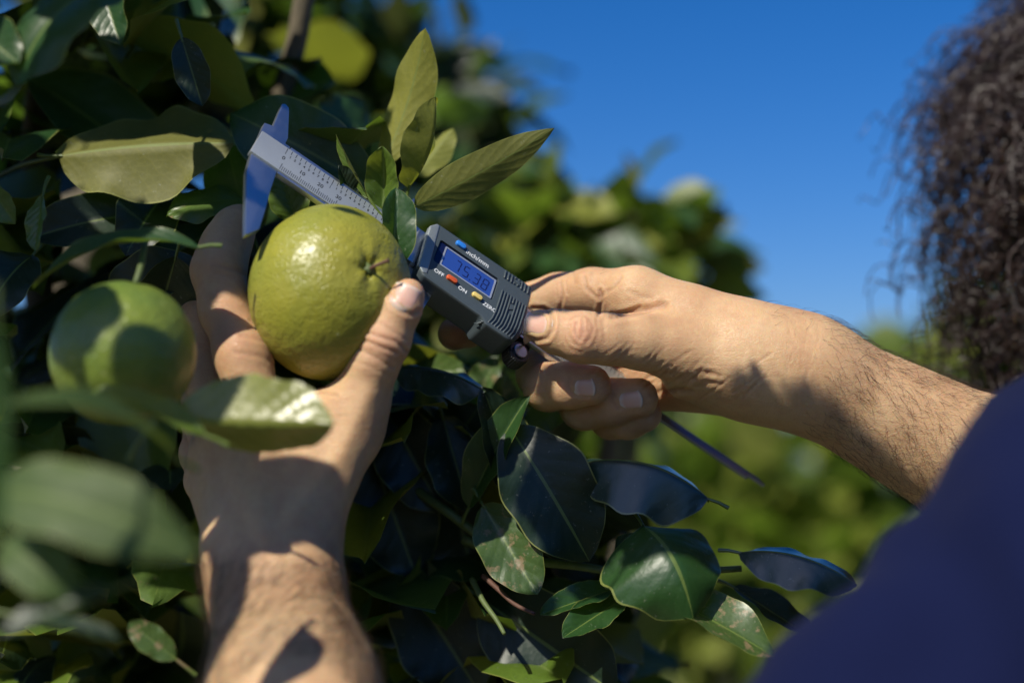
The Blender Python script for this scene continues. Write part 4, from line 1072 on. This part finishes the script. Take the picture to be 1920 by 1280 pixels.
lit_zone(990, 588, 1240, 665, 603, 6); lit_zone(1000, 500, 1200, 570, 626, 5); lit_zone(1190, 500, 1480, 660, 606, 7); lit_zone(1450, 610, 1900, 690, 605, 7); lit_zone(1600, 720, 1900, 860, 600, 9, [(1620, 700), (1900, 700), (1900, 900), (1780, 860)])
lit_zone(740, 70, 800, 300, 640, 7); lit_zone(780, 250, 1030, 380, 625, 7, [(780, 390), (830, 300), (1040, 235), (1040, 260), (860, 360)]); lit_zone(130, 200, 410, 350, 645, 7, [(110, 295), (200, 220), (330, 270), (430, 270), (330, 355), (220, 340)])
lit_zone(340, 700, 600, 780, 515, 8); lit_zone(150, 880, 330, 960, 425, 6); lit_zone(180, 752, 380, 800, 512, 6); lit_zone(800, 470, 880, 560, 622, 6); LIT += [(*Q(x_, y_, 522), 4.5) for x_, y_ in ((276, 590), (264, 612), (253, 635), (242, 658), (230, 682), (219, 705), (207, 730), (200, 566), (235, 556), (270, 556), (310, 590), (320, 615))]; lit_zone(1190, 1080, 1380, 1140, 600, 5); lit_zone(950, 1040, 1010, 1090, 625, 4); lit_zone(1060, 1130, 1140, 1180, 620, 4)
lit_zone(710, 200, 810, 340, 630, 6); lit_zone(320, 350, 450, 410, 645, 5); lit_zone(270, 600, 330, 650, 525, 5); lit_zone(200, 560, 260, 580, 530, 4); lit_zone(60, 100, 120, 150, 550, 5); lit_zone(700, 300, 740, 380, 620, 4)
LIT = np.array(LIT)
def sun_clear(pts):
    for p in pts:
        rel = p - LIT[:, :3]; al = rel @ SUNC; pr = np.linalg.norm(rel - al[:, None] * SUNC, axis=1)
        if ((al > 0) & (pr < LIT[:, 3])).any(): return False
    return True
def try_leaf(p, Rm, s, vi):
    """p world position; keep the leaf when no part of it stands between the sun and a sunlit spot"""
    V = near_var[vi][1]; q = ((V[::2] * s) @ Rm.T + p - np.array(CAM)) @ CR * 1000
    x, y = PXY(q); inside = (x > -12) & (x < 1932) & (y > -12) & (y < 1292) & (q[:, 2] < 0)
    return (not inside.any()) and sun_clear(q)
def shade_branches(n):
    # unseen leaves added above and left of the view to dapple the left side
    c = 0; tr_ = 0
    while c < n and tr_ < n * 30:
        tr_ += 1
        p = Q(r.uniform(-260, 420), r.uniform(-260, 700), 640) + SUNC * r.uniform(60, 420); w = W(p); Rm = rand_leaf(r, w, (.3, -.5, .1)); s = r.uniform(.7, 1.15); vi = r.randrange(12)
        if try_leaf(w, Rm, s, vi): spots.append((.01, w, Rm, s, vi)); c += 1
    return c
def shade_leaves(px, py, d, t, n, rad, sc=(.4, .95)):
    # unseen leaves added towards the sun to shade the given spot
    c = 0; tr_ = 0
    while c < n and tr_ < 420:
        tr_ += 1
        p = Q(px, py, d) + SUNC * (t + r.uniform(-60, 60)) + np.array([r.gauss(0, rad), r.gauss(0, rad), 0]); w = W(p)
        dd = unit(CR @ np.cross(SUNC, [r.gauss(0, 1), r.gauss(0, 1), r.gauss(0, 1)])); s = r.uniform(*sc) * (1 if tr_ < 80 else .6 if tr_ < 200 else .36); vi = r.randrange(12)
        Rm = orient(dd, SUNW + np.array([r.gauss(0, .3), r.gauss(0, .3), 0])); w = w - dd * .03 * s
        if try_leaf(w, Rm, s, vi): spots.append((.01, w, Rm, s, vi)); c += 1
    return c
print('shade', shade_branches(115), [shade_leaves(*a) for a in [(1050, 930, 635, 430, 12, 18), (960, 850, 650, 430, 10, 20), (800, 1000, 680, 430, 12, 24), (900, 1200, 660, 430, 10, 24), (760, 860, 680, 430, 8, 18), (1050, 1240, 650, 430, 8, 20), (1280, 1010, 620, 430, 6, 9), (1200, 880, 630, 430, 6, 12),
          (1090, 760, 645, 430, 6, 9), (1180, 790, 650, 430, 6, 8), (1440, 750, 610, 430, 6, 6), (1530, 770, 600, 430, 7, 7), (1600, 830, 600, 430, 7, 8), (1680, 900, 600, 430, 6, 8), (1360, 770, 620, 430, 4, 5), (1005, 690, 655, 430, 9, 4), (1020, 740, 650, 430, 5, 4), (1165, 720, 640, 430, 7, 4), (1060, 700, 640, 430, 6, 4), (1100, 760, 645, 430, 7, 5), (1220, 740, 640, 430, 5, 4), (410, 620, 600, 330, 5, 6), (1150, 740, 645, 430, 5, 8), (560, 260, 655, 330, 4, 12), (840, 800, 660, 430, 8, 16), (1480, 1055, 608, 430, 7, 7), (1260, 1020, 610, 430, 8, 8), (1330, 1000, 610, 430, 5, 6), (1050, 860, 630, 430, 6, 8), (370, 560, 600, 330, 6, 8), (400, 440, 630, 330, 4, 7), (370, 680, 600, 330, 5, 8), (470, 470, 600, 330, 3, 5), (520, 970, 565, 330, 5, 9), (440, 980, 565, 330, 4, 6), (600, 980, 565, 330, 4, 6)]])
# the crown behind the hand: a leafy volume from 0.7 to 1.5 m away, open to the sky on the right
def vol(n, poly, d0, d1, key=1.0, outw=(.25, -.8, .1), s=(.75, 1.15), droop=.25):
    x0 = min(p[0] for p in poly); x1 = max(p[0] for p in poly); y0 = min(p[1] for p in poly); y1 = max(p[1] for p in poly); c = 0
    while c < n:
        x = x0 + (x1 - x0) * r.random(); y = y0 + (y1 - y0) * r.random()
        if not inpoly(x, y, poly): continue
        d = d0 + (d1 - d0) * r.random()
        if d < 950 and (x > 640 and y < 680): continue
        if d < 790 and 60 < x < 480 and 120 < y < 420: continue
        p = W(Q(x, y, d)); sc = s[0] + (s[1] - s[0]) * r.random()
        k = (sc / d * 1000) if (-60 < x < 1980 and -60 < y < 1340) else .1
        spots.append((k, p, rand_leaf(r, p, outw, droop), sc, r.randrange(12))); c += 1
vol(260, [(-150, -150), (430, -150), (470, 160), (420, 470), (360, 700), (330, 1000), (380, 1420), (-150, 1420)], 690, 860)
vol(150, [(640, 800), (900, 700), (1000, 820), (1100, 1020), (1180, 1180), (1200, 1420), (640, 1420)], 700, 860)
vol(60, [(330, 330), (700, 330), (760, 700), (600, 800), (330, 800)], 700, 800)
vol(420, [(-200, -200), (700, -200), (650, 40), (880, 160), (930, 300), (900, 420), (740, 700), (880, 760), (1000, 900), (1000, 1450), (-200, 1450)], 1000, 1500, s=(.8, 1.2))
scatter(TREE, 'foliage', spots, near_var, 300 - hero_n[0])
print('tree', round(time.time() - T0, 1))

# ================================================================== trees behind
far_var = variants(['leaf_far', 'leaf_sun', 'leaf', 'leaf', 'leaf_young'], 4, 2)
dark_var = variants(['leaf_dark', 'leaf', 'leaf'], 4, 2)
def bg_tree(name, label, base, h, blobs, n, seed, group=None, parts=0, s=(.8, 1.3), cat='tree', var=None):
    """blobs: (world centre, radii) of leaf clumps"""
    r = random.Random(seed); t = empty(name, base, label, cat, group)
    base = np.array(base, float); top = base + [0, 0, h * .62]
    tv, tf = tube(spline([base, base + [.03, 0, h * .3], top], 4), np.linspace(h * .028 + .01, h * .012 + .004, 9), 10); parts_ = [(tv, tf)]
    for c, rad in blobs[:7]:
        c = np.array(c, float); parts_.append(tube(spline([base + [0, 0, h * .25], (top + c) / 2 + [0, 0, -.04 * h], c], 4), np.linspace(h * .012 + .003, .003, 9), 6))
    v, f = join(parts_); link('trunk', pymesh('trunk', v, f, world=True), M['bark'], t)
    sp = []; tot = sum(np.prod(q[1]) ** (2 / 3) for q in blobs)
    for c, rad in blobs:
        m = int(n * np.prod(rad) ** (2 / 3) / tot)
        for k in range(m):
            u = unit([r.gauss(0, 1), r.gauss(0, 1), r.gauss(0, 1)]); q = (.35 + .65 * r.random() ** .4)
            p = np.array(c) + u * np.array(rad) * q; sc = s[0] + (s[1] - s[0]) * r.random(); sp.append((r.random(), p, rand_leaf(r, p, u * .7, .2), sc, r.randrange(12)))
    scatter(t, 'crown', sp, var or far_var, parts)
    for ch in t.children:
        if ch.name.startswith('foliage'): ch.name = 'crown'; del ch['kind']
    return t
def PW(px, py, d): return W(Q(px, py, d * 1000))
def blob(px, py, d, rx, rz): return (PW(px, py, d), (rx, rx, rz))
bg_tree('citrus_tree', 'blurred yellow-green citrus tree rising behind the caliper and the right hand', (.05, 1.35, 0), 1.55,
        [blob(1185, 405, 1.2, .03, .035), blob(1225, 480, 1.22, .045, .03), blob(1050, 490, 1.22, .08, .05), blob(930, 520, 1.25, .10, .09), blob(1035, 400, 1.2, .02, .035), blob(880, 420, 1.3, .06, .06), blob(1150, 520, 1.25, .08, .05), blob(1265, 510, 1.2, .02, .012), blob(800, 620, 1.3, .1, .1), blob(1000, 700, 1.4, .15, .06)], 620, 31, s=(.5, .8))
bg_tree('citrus_tree', 'tall dark blurred tree against the sky at the upper centre', (-.15, 1.6, 0), 2.0,
        [blob(560, 110, 1.4, .14, .07), blob(740, 210, 1.4, .12, .07), blob(860, 200, 1.4, .04, .04), blob(660, 330, 1.4, .15, .10), blob(420, 80, 1.45, .12, .07), blob(800, 320, 1.4, .09, .06), blob(830, 70, 1.35, .035, .008), blob(600, 20, 1.4, .05, .02), blob(300, 0, 1.5, .15, .08)], 520, 32, s=(.75, 1.1), var=dark_var)
bg_tree('citrus_tree', 'blurred green tree standing behind the curly hair at the right edge', (1.15, 2.6, 0), 1.9,
        [blob(1880, 720, 2.6, .25, .08), blob(2000, 620, 2.6, .2, .15), blob(1820, 760, 2.6, .2, .08), blob(1900, 840, 2.6, .35, .18)], 1100, 33)
rows = []
bg_tree('citrus_tree', 'sunlit yellowish bush out of focus below the right forearm', (.33, 2.6, 0), 1.45,
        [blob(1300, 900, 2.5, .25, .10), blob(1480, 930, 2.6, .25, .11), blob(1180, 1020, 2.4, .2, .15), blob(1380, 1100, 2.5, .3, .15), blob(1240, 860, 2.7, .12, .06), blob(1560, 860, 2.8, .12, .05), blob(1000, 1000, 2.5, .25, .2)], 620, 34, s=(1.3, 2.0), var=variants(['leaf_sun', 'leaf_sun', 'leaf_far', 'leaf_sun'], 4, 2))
rr = random.Random(5); k = 0
for row, (dist, step) in enumerate([(4.2, 1.5), (6.5, 1.9), (9.5, 2.3), (14, 2.8)]):
    half = dist * .45 + 1; x = -half - rr.random()
    while x < half:
        if row == 0 and x < -.1: x += step; continue
        hh = (1.12, 1.42, 1.62, 1.80)[row] * (.9 + .2 * rr.random()); wd = hh * .42
        bl = [((x + rr.gauss(0, wd * .5), dist + rr.gauss(0, wd * .4), hh * (.45 + .38 * rr.random())), (wd * .5, wd * .5, hh * .22)) for _ in range(7)]
        bg_tree('orchard_tree', None, (x, dist, 0), hh, bl, (1100, 900, 700, 500)[row], 50 + k, 'orchard trees in the blurred distance', s=((.9, 1.4), (1.1, 1.8), (1.5, 2.4), (2, 3))[row])
        rows.append((bpy.data.objects[-1] if False else [o for o in col.objects if o.name.startswith('orchard_tree')][-1], row)); k += 1; x += step * (.85 + .3 * rr.random())
for bx, by, bh in [(-3.2, -1.9, 2.3), (-1.5, -2.6, 2.5), (.3, -2.5, 2.4), (2.0, -2.2, 2.5), (3.6, -.8, 2.4), (-4.4, .2, 2.2)]:      # unseen trees added behind the camera to cut the sky fill
    bl = [((bx + rr.gauss(0, .45), by + rr.gauss(0, .35), bh * (.3 + .55 * rr.random())), (.5, .5, .42)) for _ in range(9)]
    bg_tree('unseen_shade_tree', 'unseen citrus tree added behind the camera to block sky light', (bx, by, 0), bh, bl, 1500, 90 + int(bx * 10), 'unseen trees added to block sky light', s=(1.2, 2.0), var=dark_var)
for o in [o for o in col.objects if o.name.startswith('orchard_tree')]:
    o['label'] = 'low round citrus tree out of focus in the orchard rows beyond the hands'
print('trees', round(time.time() - T0, 1), 'objects', len(col.objects))
